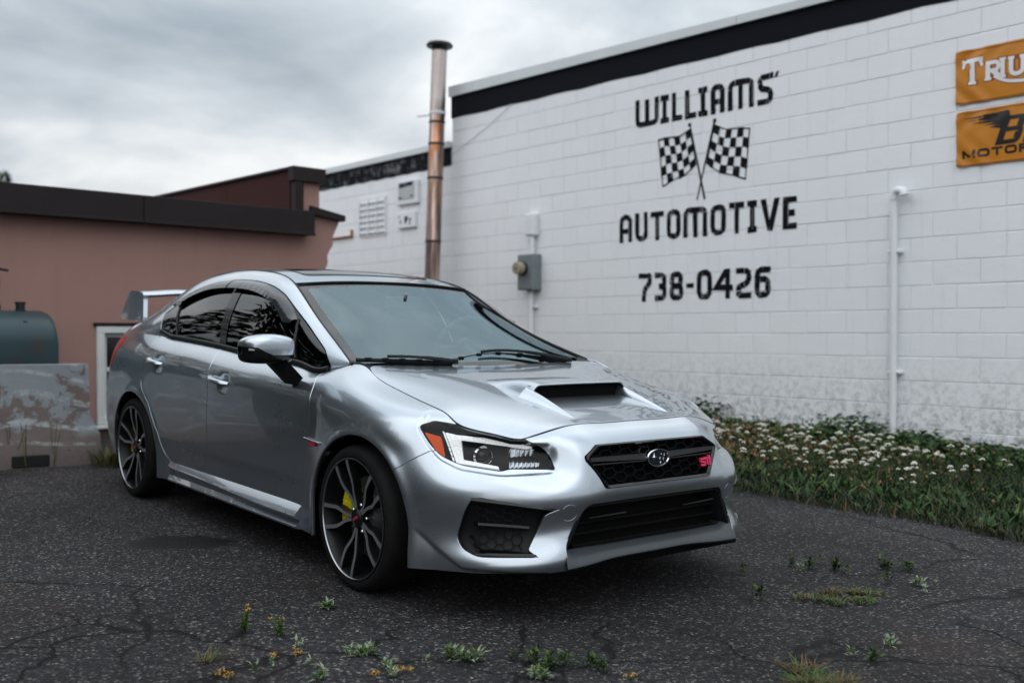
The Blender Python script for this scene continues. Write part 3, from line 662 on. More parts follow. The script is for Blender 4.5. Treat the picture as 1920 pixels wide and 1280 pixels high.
    for o, kind in ((7.110, 'B'), (7.33, 'S'), (7.55, 'A')):
        s = .058
        if kind == 'B': L_ = stroke_quads(rpath([(.03, 0), (.03, .22)], 0), s)+stroke_quads(rpath([(.03, .205), (.165, .205), (.165, .115), (.03, .115)], .03), .034)+stroke_quads(rpath([(.03, .115), (.175, .115), (.175, .017), (.03, .017)], .03), .036)+stroke_quads([(.16, .04), (.16, .09)], .05)+stroke_quads([(.15, .135), (.15, .19)], .045)
        elif kind == 'S': L_ = stroke_quads(rpath([(.19, .20), (.03, .20), (.03, .115), (.17, .105), (.17, .02), (.0, .02)], .03), .044)
        else: L_ = stroke_quads(rpath([(.0, 0), (.06, .205), (.16, .205), (.16, 0)], .02), .050)+stroke_quads([(.04, .075), (.16, .075)], .03)
        K += [it(P, o) for P in L_]
    t = 6.846; sm = {'M': .112, 'O': .10, 'T': .09, 'R': .09, 'C': .09, 'Y': .09, 'L': .075, 'E': .075, 'S': .08}
    for c in 'MOTORCYCLES':
        w_ = sm[c]; h = .068; s = .020; a = s/2; q = lambda P, rr=.0: K.extend([[(t+p[0], 2.513+.0+p[1]) for p in Q] for Q in stroke_quads(rpath(P, rr), s)])
        x0, x1, y0, y1 = a, w_-a, a, h-a
        if c == 'M': q([(x0, 0), (x0, h)]); q([(x1, 0), (x1, h)]); q([(x0, h-.006), (w_/2, .012)]); q([(x1, h-.006), (w_/2, .012)])
        elif c == 'O': K.extend([[(t+p[0], 2.513+p[1]) for p in Q] for Q in stroke_quads(rpoly([(x0, y0), (x1, y0), (x1, y1), (x0, y1)], .032, 5), s, True)])
        elif c == 'T': q([(0, y1), (w_, y1)]); q([(w_/2, 0), (w_/2, y1)])
        elif c == 'R': q([(x0, 0), (x0, h)]); q([(x0, y1), (x1, y1), (x1, .032), (x0, .032)], .015); q([(w_*.45, .032), (x1, 0)])
        elif c == 'C': q([(x1, y1-.01), (w_/2, y1), (x0, h/2), (w_/2, y0), (x1, y0+.01)], .02)
        elif c == 'Y': q([(0, h), (w_/2, h/2)]); q([(w_, h), (w_/2, h/2)]); q([(w_/2, 0), (w_/2, h/2)])
        elif c == 'L': q([(x0, h), (x0, y0), (w_, y0)])
        elif c == 'E': q([(w_, y1), (x0, y1), (x0, y0), (w_, y0)]); q([(x0, h/2), (w_*.85, h/2)])
        elif c == 'S': q([(w_, y1), (x0, y1), (x0, h/2), (x1, h/2), (x1, y0), (0, y0)], .015)
        t += w_+.014
    build_banner('shop_banner', 6.797, 8.10, 2.455, 2.90, 'orange vinyl banner with black winged logo, lower of two on wall', [('banner_lettering', [ccw(p) for p in K], black, .0014)])
build_banners()
# ---------- services on the wall ----------
def build_services():
    r = wall_frame(empty('vent_pipe')); tag(r, 'white plastic vent pipe with hooked top running up the block wall', 'pipe')
    b = MB(); b.tube([(6.262, -.06, .10), (6.270, -.06, 2.26)], .031, 14); b.obj('pipe', MAT_PVC, r)
    b = MB(); b.tube([(6.270, -.06, 2.235), (6.272, -.06, 2.275), (6.285, -.065, 2.30), (6.31, -.075, 2.312), (6.35, -.085, 2.306), (6.372, -.09, 2.29), (6.378, -.09, 2.262)], [.037, .037, .035, .035, .036, .037, .038], 14); b.obj('elbow', MAT_PVC, r)
    for z in (.75, 1.79):
        b = MB(); b.box((6.268, -.035, z), (.12, .07, .03), bev=.008); b.lathe([(.006, 0), (.006, .005)], 6, Matrix.Translation((6.32, -.072, z)) @ Matrix.Rotation(math.radians(90), 4, 'X'), caps=True); b.obj('pipe_clip', MAT_PVC, r)
    r = wall_frame(empty('electric_meter')); tag(r, 'grey electric meter box with round dial and white conduit on wall', 'meter')
    b = MB(); b.box((1.60, -.075, 1.815), (.27, .15, .425), bev=.008); b.obj('meter_box', MAT_GREYMETAL, r)
    b = MB(); b.box((1.60, -.153, 1.815), (.245, .008, .40), bev=.003); b.obj('box_cover', MAT_GREYMETAL, r)
    b = MB(); M4 = Matrix.Translation((1.575, -.157, 1.86)) @ Matrix.Rotation(math.radians(90), 4, 'X'); b.lathe([(.085, 0), (.085, .03), (.078, .034)], 28, M4); b.obj('meter_ring', mat('dark_meter_ring', (.03, .03, .03), .5, .6), r)
    b = MB(); b.lathe([(.076, .03), (.076, .10), (.070, .112), (.0, .116)], 28, M4); b.obj('meter_dial', simple('yellowed_meter_glass', (.30, .27, .20), .15, 0, .2, 30), r)
    b = MB(); b.lathe([(.016, .116), (.014, .122), (0, .123)], 12, M4); b.obj('dial_hub', mat('brown_dial', (.10, .06, .03), .5), r)
    b = MB(); b.tube([(1.60, -.05, .2), (1.60, -.05, 1.605)], .032, 12); b.tube([(1.625, -.05, 2.02), (1.625, -.05, 2.26)], .030, 12); b.obj('conduit', MAT_PVC, r)
    b = MB(); b.box((1.615, -.05, 2.385), (.155, .10, .265), bev=.015); b.obj('conduit_box', MAT_PVC, r)
    b = MB(); b.box((1.625, -.03, 1.40), (.11, .05, .022), bev=.005); b.obj('conduit_clip', MAT_PVC, r)
    b = MB(); b.tube([(t, -.012, 3.452+(3.905-3.452)*((t-.02)/1.18)+.03*math.sin((t-.02)/1.18*math.pi)*-1) for t in np.linspace(.02, 1.2, 14)], .004, 5); o = b.obj('wall_cable', MAT_PVC); wall_frame(o); tag(o, 'thin white cable slanting up to the black band', 'cable')
    # flue
    top, bot = Vector((-.937, 13.55, 4.76)), Vector((-1.10, 13.62, .12)); ax = (top-bot); ln_ = ax.length; q = ax.normalized().to_track_quat('Z', 'Y').to_matrix().to_4x4()
    r = empty('flue_stack'); r.matrix_world = Matrix.Translation(bot) @ q; tag(r, 'tall stained metal flue stack with flat cap beside the wall', 'chimney')
    m = mat('stained_steel_flue', (.30, .22, .18), .32, .95); g = NT(m); c = g.coord()
    s1 = g.noise(g.n('ShaderNodeMapping', {0: c, 3: (14, 14, 1.2)}).outputs[0], 1.0, 5, .6); s2 = g.noise(g.n('ShaderNodeMapping', {0: c, 3: (5, 5, 2.2)}).outputs[0], 1.0, 4, .6)
    col = g.ramp(s1, [(.34, (.060, .052, .050)), (.48, (.22, .17, .15)), (.60, (.48, .33, .27)), (.74, (.62, .58, .55))]); z = g.n('ShaderNodeSeparateXYZ', {0: c}).outputs[2]
    rust = g.math('MULTIPLY', g.ramp(s2, [(.50, 0), (.60, 1)]), g.ramp(g.math('ABSOLUTE', g.math('SUBTRACT', z, 3.25)), [(.15, 1), (.65, 0)])); col = g.mix(g.math('MULTIPLY', rust, .8), col, (.52, .15, .015)); g.base(g.mix(g.ramp(g.math('SUBTRACT', z, 3.75), [(0, 0), (.25, 1)]), col, g.mix(.55, col, (.60, .55, .54)))); g.rough(g.ramp(s1, [(.3, .5), (.7, .28)])); g.normal(g.bump(g.noise(c, 12, 4), .15, .01))
    seg = [(-.1, 1.05), (1.05, 2.16), (2.16, 2.98), (2.98, 3.42), (3.42, 3.70), (3.70, ln_)]
    for a_, b_ in seg: b = MB(); b.lathe([(.101, a_), (.1025, a_+.02), (.100, a_+.03), (.0985, b_-.02), (.0985, b_)], 32); b.obj('flue_section', m, r, angle=60)
    for a_ in (1.05, 2.16, 2.98, 3.42, 3.70): b = MB(); b.lathe([(.100, a_-.018), (.106, a_-.014), (.107, a_), (.106, a_+.010), (.100, a_+.014)], 32); b.obj('joint_band', mat('dark_joint', (.05, .045, .045), .45, .8), r)
    b = MB(); b.lathe([(.10, ln_-.03), (.10, ln_+.03)], 24); b.lathe([(.165, ln_+.02), (.175, ln_+.045), (.15, ln_+.075), (.06, ln_+.092), (0, ln_+.095)], 32); b.lathe([(.165, ln_+.02), (.0, ln_+.035)], 32); b.obj('rain_cap', mat('sooty_cap', (.020, .019, .019), .55, .5), r)
    b = MB(); b.lathe([(.103, 3.80), (.107, 3.80), (.107, 3.84), (.103, 3.84)], 28); b.tube([(.10, .05, 3.82), (.16, .25, 3.83), (.24, .42, 3.84)], .012, 6); b.obj('support_strap', MAT_CAP, r)
    b = MB(); b.tube([(.08, .06, 2.62), (.18, .14, 2.62)], .02, 6); b.box((.19, .15, 2.62), (.05, .05, .06), bev=.008); b.obj('wall_bracket', MAT_PVC, r)
build_services()
# ---------- pink building ----------
P190 = Vector((-3.73, 9.5, 0)); D2 = Vector((.727, .687, 0)).normalized(); N2 = Vector((D2.y, -D2.x, 0))       # wall direction, outward normal
def build_pink():
    root = empty('stucco_building'); F3 = Matrix((D2, -N2, Vector((0, 0, 1)))).transposed().to_4x4(); root.matrix_world = Matrix.Translation(P190) @ F3
    tag(root, 'low pink stucco building with dark brown roof fascia', 'building')
    X1 = 2.36                                                   # right hand corner
    # front wall with window opening, torn right edge
    wx0, wx1, wz0, wz1 = -.05, .60, .255, 1.150
    jag = [(X1+.01, .0), (X1+.00, .85), (X1+.02, 1.2), (X1-.02, 1.45), (X1+.03, 1.62), (X1+.015, 1.72), (X1+.07, 1.84), (X1+.06, 1.92), (X1+.13, 2.03), (X1+.13, 2.12), (X1+.20, 2.26), (X1+.21, 2.33)]
    outer = [(-1.7, -.2), (X1, -.2)]+jag+[(X1-.02, 2.33), (-1.7, 2.33)]
    hole = [(wx0, wz0), (wx0, wz1), (wx1, wz1), (wx1, wz0)]
    vv = [Vector(p) for p in outer+hole]; n0 = len(outer); ee = [(n0+i, n0+(i+1) % 4) for i in range(4)]
    R = delaunay_2d_cdt(vv, ee, [list(range(n0))], 0, 1e-6); b = MB()
    for f, src in zip(R[2], R[5]):
        c = sum((R[0][i] for i in f), Vector((0, 0)))/len(f)
        if src and not (wx0 < c.x < wx1 and wz0 < c.y < wz1): b.add([(R[0][i].x, 0, R[0][i].y) for i in f], [tuple(range(len(f)))])
    n = len(outer)
    b.add([(p[0], 0, p[1]) for p in outer]+[(p[0]-.01, .12, p[1]) for p in outer], [(i, (i+1) % n, n+(i+1) % n, n+i) for i in range(n)])
    h = hole; b.add([(p[0], 0, p[1]) for p in h]+[(p[0], .16, p[1]) for p in h], [(i, (i+1) % 4, 4+(i+1) % 4, 4+i) for i in range(4)])
    b.obj('front_wall', MAT_PINK, root, smooth=False)
    b = MB(); b.box((.25, 3.6, 1.05), (3.8, 7.0, 2.45)); b.obj('building_core', MAT_PINK, root, smooth=False)
    # fascia boards with drip edge
    for i, (a_, c_) in enumerate(((-1.8, .33), (.33, 2.17))):
        b = MB(); o_ = random.uniform(-.003, .003); b.box(((a_+c_)/2, -.14+o_, 2.235), (c_-a_-.006, .045, .235), bev=.004); b.box(((a_+c_)/2, -.168+o_, 2.108), (c_-a_-.006, .03, .022), bev=.004); b.obj('fascia_board', MAT_BROWN, root, smooth=False)
    b = MB(); b.box((.185, -.055, 2.12), (3.95, .14, .03)); b.box((2.14, -.06, 2.235), (.05, .16, .225)); b.obj('soffit', MAT_BROWN, root, smooth=False)
    b = MB(); b.box((.185, 2.6, 2.33), (3.95, 5.5, .05)); b.obj('roof', MAT_BROWN, root, smooth=False)
    # parapet at the right end, running back
    for i in range(5):
        y0, y1 = .01+1.35*i, .01+1.35*(i+1); b = MB(); b.box((1.985, (y0+y1)/2, 2.55), (.03, y1-y0-.004, .50), bev=.003); b.obj('parapet_panel', MAT_MAROON, root, smooth=False)
    b = MB(); b.box((2.13, 3.4, 2.50), (.26, 6.7, .46)); b.obj('parapet_core', MAT_PINK, root, smooth=False)
    b = MB(); b.box((2.13, 3.36, 2.795), (.38, 6.90, .03), bev=.004); b.obj('parapet_coping', MAT_BROWN, root, smooth=False)
    b = MB(); b.box((2.135, -.06, 2.735), (.40, .10, .15), bev=.004); b.obj('coping_end', MAT_BROWN, root, smooth=False)
    b = MB(); b.box((2.015, -.055, 2.46), (.09, .09, .40), bev=.004); b.obj('corner_trim', MAT_BROWN, root, smooth=False)
    b = MB(); b.box((2.20, .0, 2.50), (.19, .08, .34)); b.obj('parapet_end', MAT_PINK, root, smooth=False)
    b = MB(); b.add([(2.17, -.08, 2.335), (2.60, -.08, 2.285), (2.60, -.08, 2.345), (2.17, -.08, 2.42), (2.17, .14, 2.335), (2.60, .14, 2.285), (2.60, .14, 2.345), (2.17, .14, 2.42)], [(0, 1, 2, 3), (4, 7, 6, 5), (3, 2, 6, 7), (0, 4, 5, 1), (1, 5, 6, 2), (0, 3, 7, 4)]); b.obj('stepped_coping', MAT_BROWN, root, smooth=False)
    # window
    wnd = empty('window', parent=root); b = MB()
    for (x0, x1, z0, z1, y) in ((wx0, wx0+.075, wz0, wz1, .03), (wx1-.075, wx1, wz0, wz1, .03), (wx0, wx1, wz1-.065, wz1, .028), (wx0, wx1, wz0, wz0+.075, .028)): b.box(((x0+x1)/2, y, (z0+z1)/2), (x1-x0, .10, z1-z0), bev=.008)
    b.obj('window_frame', MAT_VINYL, wnd)
    b = MB()
    for (x0, x1, z0, z1) in ((wx0+.075, wx0+.115, wz0+.07, wz1-.06), (wx1-.115, wx1-.075, wz0+.07, wz1-.06), (wx0+.115, wx1-.115, wz1-.10, wz1-.06), (wx0+.115, wx1-.115, wz0+.07, wz0+.115), (wx0+.115, wx1-.115, .735, .775)): b.box(((x0+x1)/2, .065, (z0+z1)/2), (x1-x0, .05, z1-z0), bev=.005)
    b.obj('sash', MAT_VINYL, wnd)
    for z0, z1 in ((wz0+.115, .735), (.775, wz1-.10)): b = MB(); b.box(((wx0+wx1)/2, .085, (z0+z1)/2), (wx1-wx0-.22, .008, z1-z0)); b.obj('pane', MAT_DARKGLASS, wnd)
    b = MB(); b.box(((wx0+wx1)/2, -.01, wz0-.02), (wx1-wx0+.04, .10, .035), bev=.008); b.obj('sill', MAT_VINYL, wnd)
    b = MB(); b.box((.30, -.012, wz1+.018), (.75, .03, .03), bev=.004); b.obj('head_flashing', MAT_BROWN, wnd)
    b = MB(); b.box((.33, -.012, .12), (4.0, .03, .22), bev=.004); b.obj('base_course', simple('brown_base_paint', (.075, .045, .035), .85, 0, .3, 8), root, smooth=False)
build_pink()
# ---------- oil tank, barrier ----------
def build_tank():
    c = P190+D2*(-1.487)+N2*.42; r = empty('oil_tank'); F3 = Matrix((D2, -N2, Vector((0, 0, 1)))).transposed().to_4x4(); r.matrix_world = Matrix.Translation((c.x, c.y, gz(c.x, c.y)+.05)) @ F3
    tag(r, 'teal steel oil tank with rusty streaks behind the concrete barrier', 'tank')
    m = mat('teal_tank_paint', (.045, .085, .10), .45, .2); g = NT(m); q = g.coord(); g.base(g.mix(g.ramp(g.noise(q, 5, 6, .68), [(.52, 0), (.66, .8)]), g.mix(g.noise(q, 2, 3), (.016, .040, .050), (.032, .062, .072)), (.050, .036, .028))); g.normal(g.bump(g.noise(q, 8, 4), .12, .01))
    L_ = .86; b = MB(); n = 40; V = []; prof = [(-L_, .0), (-L_+.0, .80), (-L_+.03, .97), (-L_+.07, 1.0), (L_-.07, 1.0), (L_-.03, .97), (L_, .80), (L_+.02, .0)]
    for x, s in prof:
        for k in range(n):
            a_ = 2*math.pi*k/n; y = .33*s*math.cos(a_); zz = .26*s*math.sin(a_)+(.23*s if math.sin(a_) >= 0 else -.23*s); V.append((x, y, .58+zz))
    b.add(V, [(i*n+k, i*n+(k+1) % n, (i+1)*n+(k+1) % n, (i+1)*n+k) for i in range(len(prof)-1) for k in range(n)]); b.obj('tank_shell', m, r, angle=50)
    dk = simple('dark_pipe_iron', (.025, .035, .038), .55, .6, .3, 12)
    b = MB(); b.tube([(.455, 0, 1.06), (.455, 0, 1.30), (.458, 0, 1.38)], [.028, .028, .026], 12); b.lathe([(.038, 0), (.038, .06), (.03, .065)], 12, Matrix.Translation((.455, 0, 1.055))); b.lathe([(.034, 0), (.034, .05)], 12, Matrix.Translation((.455, 0, 1.26)), caps=True); b.box((.49, 0, 1.405), (.13, .035, .02), Matrix.Rotation(.15, 3, 'Y'), bev=.006); b.obj('fill_pipe', dk, r)
    b = MB(); b.lathe([(.044, 0), (.044, .03), (.036, .03), (.036, .075), (.042, .075), (.042, .095), (0, .097)], 14, Matrix.Translation((.64, -.02, 1.045))); b.obj('vent_cap', dk, r)
    b = MB(); b.lathe([(.022, 0), (.022, .01), (0, .012)], 10, Matrix.Translation((.60, -.24, .97))); b.obj('bung', dk, r)
    for x in (-.6, .6):
        for y in (-.2, .2): b = MB(); b.tube([(x, y, -.05), (x, y, .25)], .022, 8); b.obj('leg', dk, r)
def build_barrier():
    a_, c_ = Vector((-4.75, 6.82, 0)), Vector((-3.175, 7.87, 0)); d = (c_-a_).normalized(); n_ = Vector((d.y, -d.x, 0)); r = empty('concrete_barrier'); L_ = (c_-a_).length
    r.matrix_world = Matrix.Translation((a_.x, a_.y, 0)) @ Matrix((d, -n_, Vector((0, 0, 1)))).transposed().to_4x4(); tag(r, 'weathered concrete road barrier with flaking pale blue paint', 'barrier')
    m = mat('flaking_painted_concrete', (.15, .12, .11), .85, 0, .3); g = NT(m); q = g.coord(); z = g.n('ShaderNodeSeparateXYZ', {0: q}).outputs[2]
    con = g.mix(g.noise(q, 6, 6, .65), (.095, .075, .068), (.19, .16, .15)); con = g.mix(g.ramp(g.noise(q, 40, 4), [(.6, 0), (.75, .6)]), con, (.05, .04, .035))
    fl = g.ramp(g.math('ADD', g.noise(q, 4.2, 9, .70, .5), g.math('MULTIPLY', g.math('SUBTRACT', z, .62), .16)), [(.445, 0), (.485, 1)]); zone = g.ramp(g.math('ADD', z, g.math('MULTIPLY', g.noise(q, 3.5, 3), .16)), [(.40, 0), (.455, 1)])
    # sprayed loops
    wv_ = g.n('ShaderNodeTexWave', {'Vector': g.n('ShaderNodeMapping', {0: q, 1: (.13, 0, -.2), 3: (1.2, 0, 1.5)}).outputs[0], 'Scale': 1.55, 'Distortion': 7.0, 'Detail': 0.0, 'Detail Scale': .9}, wave_type='RINGS').outputs['Fac']
    loops = g.math('MULTIPLY', g.ramp(wv_, [(.86, 0), (.90, 1)]), g.ramp(z, [(.22, 0), (.30, 1)]))
    col = g.mix(g.math('MULTIPLY', fl, zone), con, g.mix(g.noise(q, 9, 4), (.19, .215, .235), (.26, .285, .30))); col = g.mix(g.math('MULTIPLY', loops, g.ramp(g.noise(q, 14, 5, .7), [(.40, 1), (.60, .0)])), col, (.36, .39, .41))
    col = g.mix(g.ramp(g.noise(q, 7, 7, .7), [(.70, 0), (.75, .8)]), col, (.075, .040, .028)); g.base(col); g.normal(g.bump(g.noise(q, 30, 6, .7), .5, .008, g.bump(fl, .25, .003)))
    prof = [(-.22, -.05), (-.22, .07), (-.165, .21), (-.12, .34), (-.09, .727), (.09, .727), (.12, .34), (.165, .21), (.22, .07), (.22, -.05)]
    b = MB(); ns = 14; V = []
    for i in range(ns+1):
        x = L_*i/ns+(.0 if i < ns else 0)
        for (y, zz) in prof:
            end = .0 if i < ns else (.02 if zz > .3 else .08); V.append((x-.05+end+.006*math.sin(i*3.1+zz*9), y+.004*math.sin(i*2.3+zz*11), zz+(.006*math.sin(i*1.9) if zz > .8 else 0)+gz(a_.x+d.x*x, a_.y+d.y*x)))
    k = len(prof); b.add(V, [(i*k+j, i*k+(j+1) % k, (i+1)*k+(j+1) % k, (i+1)*k+j) for i in range(ns) for j in range(k)]+[tuple(range(k))[::-1], tuple(ns*k+j for j in range(k))]); b.obj('barrier_body', m, r, angle=25)
    b = MB(); gzv = gz(-3.35, 7.75); b.box((L_-.45, -.215, gzv+.045), (.25, .03, .085), bev=.013); b.obj('drain_slot', mat('dark_slot', (.008, .008, .008), .9), r)
build_tank(); build_barrier()
# ---------- car skin: (x forward from the front axle, y to the car's left, z up), right half ----------
def skin_table():
    Z = {}
    S = [
     # nose centre
     [(.835,0,.235),(.862,0,.29),(.852,0,.38),(.866,0,.468),(.876,0,.508),(.860,0,.60),(.822,0,.68),(.788,0,.720),(.733,0,.750)],
     [(.838,.2,.235),(.863,.2,.29),(.852,.2,.38),(.866,.2,.468),(.874,.2,.510),(.857,.2,.60),(.822,.2,.68),(.786,.2,.720),(.731,.2,.749)],
     [(.86,.40,.232),(.872,.40,.285),(.852,.39,.38),(.866,.38,.466),(.866,.37,.525),(.843,.37,.60),(.812,.37,.672),(.775,.375,.713),(.722,.381,.742)],
     [(.835,.56,.222),(.84,.56,.265),(.805,.555,.35),(.807,.55,.44),(.808,.54,.52),(.770,.505,.59),(.753,.497,.655),(.724,.515,.689),(.675,.546,.702)],
     [(.755,.68,.215),(.757,.68,.258),(.715,.675,.34),(.715,.67,.44),(.715,.66,.53),(.685,.63,.60),(.658,.612,.66),(.637,.61,.692),(.603,.615,.715)],
     [(.645,.775,.21),(.645,.778,.255),(.612,.768,.34),(.608,.768,.44),(.60,.762,.53),(.562,.738,.60),(.54,.722,.665),(.52,.707,.71),(.475,.69,.742)],
     [(.52,.845,.21),(.52,.846,.26),(.50,.842,.35),(.495,.84,.45),(.485,.832,.54),(.465,.812,.62),(.45,.790,.685),(.43,.757,.742),(.395,.70,.78)],
     [(.40,.875,.21),(.395,.877,.27),(.385,.877,.37),(.375,.876,.47),(.36,.87,.56),(.345,.857,.64),(.33,.838,.71),(.31,.79,.772),(.28,.70,.805)],
     [(.15,.885,.21),(.14,.887,.3),(.13,.89,.4),(.12,.89,.5),(.11,.888,.59),(.10,.882,.67),(.09,.868,.755),(.08,.81,.815),(.07,.70,.845)],
     [(-.18,.885,.21),(-.18,.887,.3),(-.18,.889,.4),(-.18,.89,.5),(-.18,.889,.6),(-.18,.886,.70),(-.18,.872,.79),(-.17,.81,.862),(-.155,.70,.905)],
     [(-.40,.872,.20),(-.40,.874,.3),(-.40,.878,.42),(-.40,.881,.53),(-.40,.882,.64),(-.40,.879,.74),(-.40,.868,.815),(-.385,.805,.884),(-.345,.712,.935)],
     [(-.50,.870,.20),(-.50,.872,.3),(-.50,.877,.42),(-.50,.881,.53),(-.50,.882,.64),(-.50,.879,.742),(-.50,.868,.818),(-.50,.826,.868),(-.49,.758,.899)],
     [(-.62,.868,.20),(-.62,.87,.3),(-.62,.877,.42),(-.62,.881,.53),(-.62,.882,.64),(-.62,.878,.745),(-.62,.867,.822),(-.62,.828,.873),(-.62,.766,.908)],
    ]
    for x, zs, zm, zb in ((-1.0,.837,.890,.932),(-1.5,.858,.914,.962),(-2.0,.880,.942,.988)):
        S.append([(x,.866,.20),(x,.868,.3),(x,.877,.42),(x,.882,.53),(x,.883,.64),(x,.880,.76),(x,.868,zs),(x,.828,zm),(x,.77,zb)])
    S += [
     [(-2.33,.872,.20),(-2.33,.875,.3),(-2.33,.882,.42),(-2.33,.886,.54),(-2.33,.888,.66),(-2.33,.884,.78),(-2.33,.869,.898),(-2.34,.832,.955),(-2.36,.783,1.003)],
     [(-2.65,.875,.20),(-2.65,.88,.31),(-2.65,.885,.43),(-2.65,.888,.55),(-2.65,.889,.68),(-2.65,.884,.80),(-2.65,.868,.91),(-2.65,.845,.968),(-2.65,.815,1.015)],
     [(-3.0,.845,.22),(-3.0,.855,.31),(-3.0,.865,.43),(-3.0,.87,.55),(-3.0,.87,.68),(-3.0,.862,.80),(-3.0,.845,.91),(-3.0,.822,.968),(-3.0,.79,1.015)],
     [(-3.27,.79,.25),(-3.28,.81,.32),(-3.29,.825,.43),(-3.29,.83,.55),(-3.28,.825,.68),(-3.28,.81,.80),(-3.27,.785,.90),(-3.26,.755,.962),(-3.25,.72,1.01)],
     [(-3.46,.66,.27),(-3.49,.69,.33),(-3.51,.705,.43),(-3.52,.71,.55),(-3.50,.715,.68),(-3.48,.705,.80),(-3.46,.69,.89),(-3.44,.67,.955),(-3.41,.64,1.005)],
     [(-3.55,.40,.28),(-3.58,.41,.34),(-3.60,.42,.43),(-3.61,.42,.55),(-3.59,.42,.68),(-3.56,.42,.80),(-3.55,.41,.89),(-3.53,.40,.955),(-3.50,.39,1.005)],
     [(-3.56,0,.28),(-3.60,0,.34),(-3.62,0,.43),(-3.63,0,.55),(-3.61,0,.68),(-3.58,0,.80),(-3.57,0,.89),(-3.55,0,.955),(-3.52,0,1.005)],
    ]
    G = np.array(S, float)
    sh = np.array([.024,.024,.022,.012,.012,.018,.022,.008,0])
    for i, k in ((3, .8), (4, 1), (5, 1), (6, .8), (7, .3)): G[i, :, 0] -= sh*k*.7; G[i, :, 1] -= sh*k*.7
    G[19:21, :, 1] += .012
    G[..., 1] *= -1
    return G
ARF = (.045, .33, .372, .347); ARR = (-2.625, .33, .395, .342)     # wheel arch ellipses
def arch_e(V, A):
    """approx. signed distance outside an arch opening (straight-sided below the axle)"""
    x, z = V[..., 0]-A[0], V[..., 2]-A[1]; k = A[2]/A[3]
    zz = np.where(z > 0, z*k, z*.18)
    return np.sqrt(x*x+zz*zz)-A[2]
CHK = rpoly([(.46,.735),(.385,.668),(.315,.620),(.196,.586),(-.03,.571),(-.20,.577),(-.36,.583),(-.52,.60),(-.60,.65),(-.60,.80),(-.13,.80),(.0,.80),(.22,.80),(.40,.80)], .03)
def skin_disp(V):
    V = V.copy(); y = V[..., 1]
    for A in (ARF, ARR):
        d = arch_e(V, A); b = np.exp(-(d/.030)**2)*.010+np.exp(-(np.clip(d, 0, 1)/.085)**2)*.008
        V[..., 1] -= b*(y < -.6)
    fr = V[..., 0] > .25; a2 = np.stack([-V[..., 1]-V[..., 0], V[..., 2]], -1); sh = a2.shape[:2]; q = sdpoly(a2.reshape(-1, 2)[fr.ravel()], CHK); dd = np.zeros(fr.size); 
    topz = np.broadcast_to(V[:, -1:, 2], V.shape[:2]).ravel()[fr.ravel()]; zz_ = V[..., 2].ravel()[fr.ravel()]
    av = a2[..., 0].ravel()[fr.ravel()]; dd[fr.ravel()] = .012*smooth01((q+.004)/.014)*smooth01((topz-zz_)/.03)*smooth01((av+.335)/.07)
    nrm = np.cross(np.gradient(V, axis=0), np.gradient(V, axis=1)); nrm /= np.linalg.norm(nrm, axis=-1, keepdims=True)+1e-12
    V = V+nrm*dd.reshape(sh)[..., None]
    # lower bumper: undercut below the crease
    zc_ = np.interp(a2[..., 0], [-.40, -.30, .16, .30, .42], [.0, .228, .238, .30, .37]); V = V+nrm*(np.where(fr, .015*smooth01((zc_-V[..., 2])/.022)*smooth01((.46-a2[..., 0])/.16), 0))[..., None]
    x, z = V[..., 0], V[..., 2]; y = V[..., 1]; side = (y < -.6)
    for hx, hz in ((-2.235, .858), (-1.325, .803)):      # door handle cups
        V[..., 1] += side*.016*np.exp(-((x-hx)/.052)**4-((z-hz)/.042)**4)
    V[..., 1] += side*.010*np.exp(-((x+.340)/.034)**2)*smooth01((z-.56)/.12)*smooth01((.86-z)/.14)   # channel behind the front wheel
    V[..., 1] += side*.006*smooth01((.44-z)/.06)*smooth01((-.42-x)/.1)*smooth01((x+2.25)/.1)          # lower door tuck
    return V
def build_skin(nu=620, nv=130):
    A = grid(skin_table(), nu, nv, cu='ab')
    return from_grid(A, flip=True, f=skin_disp), skin_disp(A)[:, -1]
BX = [-.345, -.50, -.80, -1.15, -1.45, -1.8, -2.1, -2.36, -2.65, -2.95, -3.25]
RAIL = [(-.332,.705,.945),(-.594,.640,1.032),(-.918,.583,1.167),(-1.208,.540,1.311),(-1.44,.505,1.366),(-1.8,.495,1.395),(-2.15,.495,1.390),(-2.5,.50,1.342),(-2.8,.52,1.222),(-3.05,.55,1.110),(-3.25,.60,1.045)]
def build_upper(top, nu=330, nv=70):
    """top: the skin's upper edge (n,3), runs nose to tail"""
    k = (top[:, 0] < -.15) & (top[:, 0] > -3.35) & (top[:, 1] < -.5); e = top[k][::-1]; G = []
    for x, t in zip(BX, RAIL):
        b = np.array([x, -np.interp(x, e[:, 0], e[:, 1]), np.interp(x, e[:, 0], e[:, 2])]); t = np.array(t); row = []
        for fz, fw in ((0, 0), (.28, .10), (.58, .32), (.84, .60), (.94, .78), (1, 1)):
            row.append((b[0]+(t[0]-b[0])*fz, b[1]+(t[1]-b[1])*fw, b[2]+(t[2]-b[2])*fz))
        G.append(row)
    G = np.array(G); G[..., 1] *= -1
    A = grid(G, nu, nv)
    # first row follows the skin edge exactly
    for j in range(6):
        w = 1-j/6.; yy = np.interp(A[:, 0, 0], e[:, 0], e[:, 1])-A[:, 0, 1]; zz = np.interp(A[:, 0, 0], e[:, 0], e[:, 2])-A[:, 0, 2]
        if j == 0: dy, dz = yy.copy(), zz.copy()
        A[:, j, 1] += dy*w; A[:, j, 2] += dz*w
    return from_grid(A, flip=True)
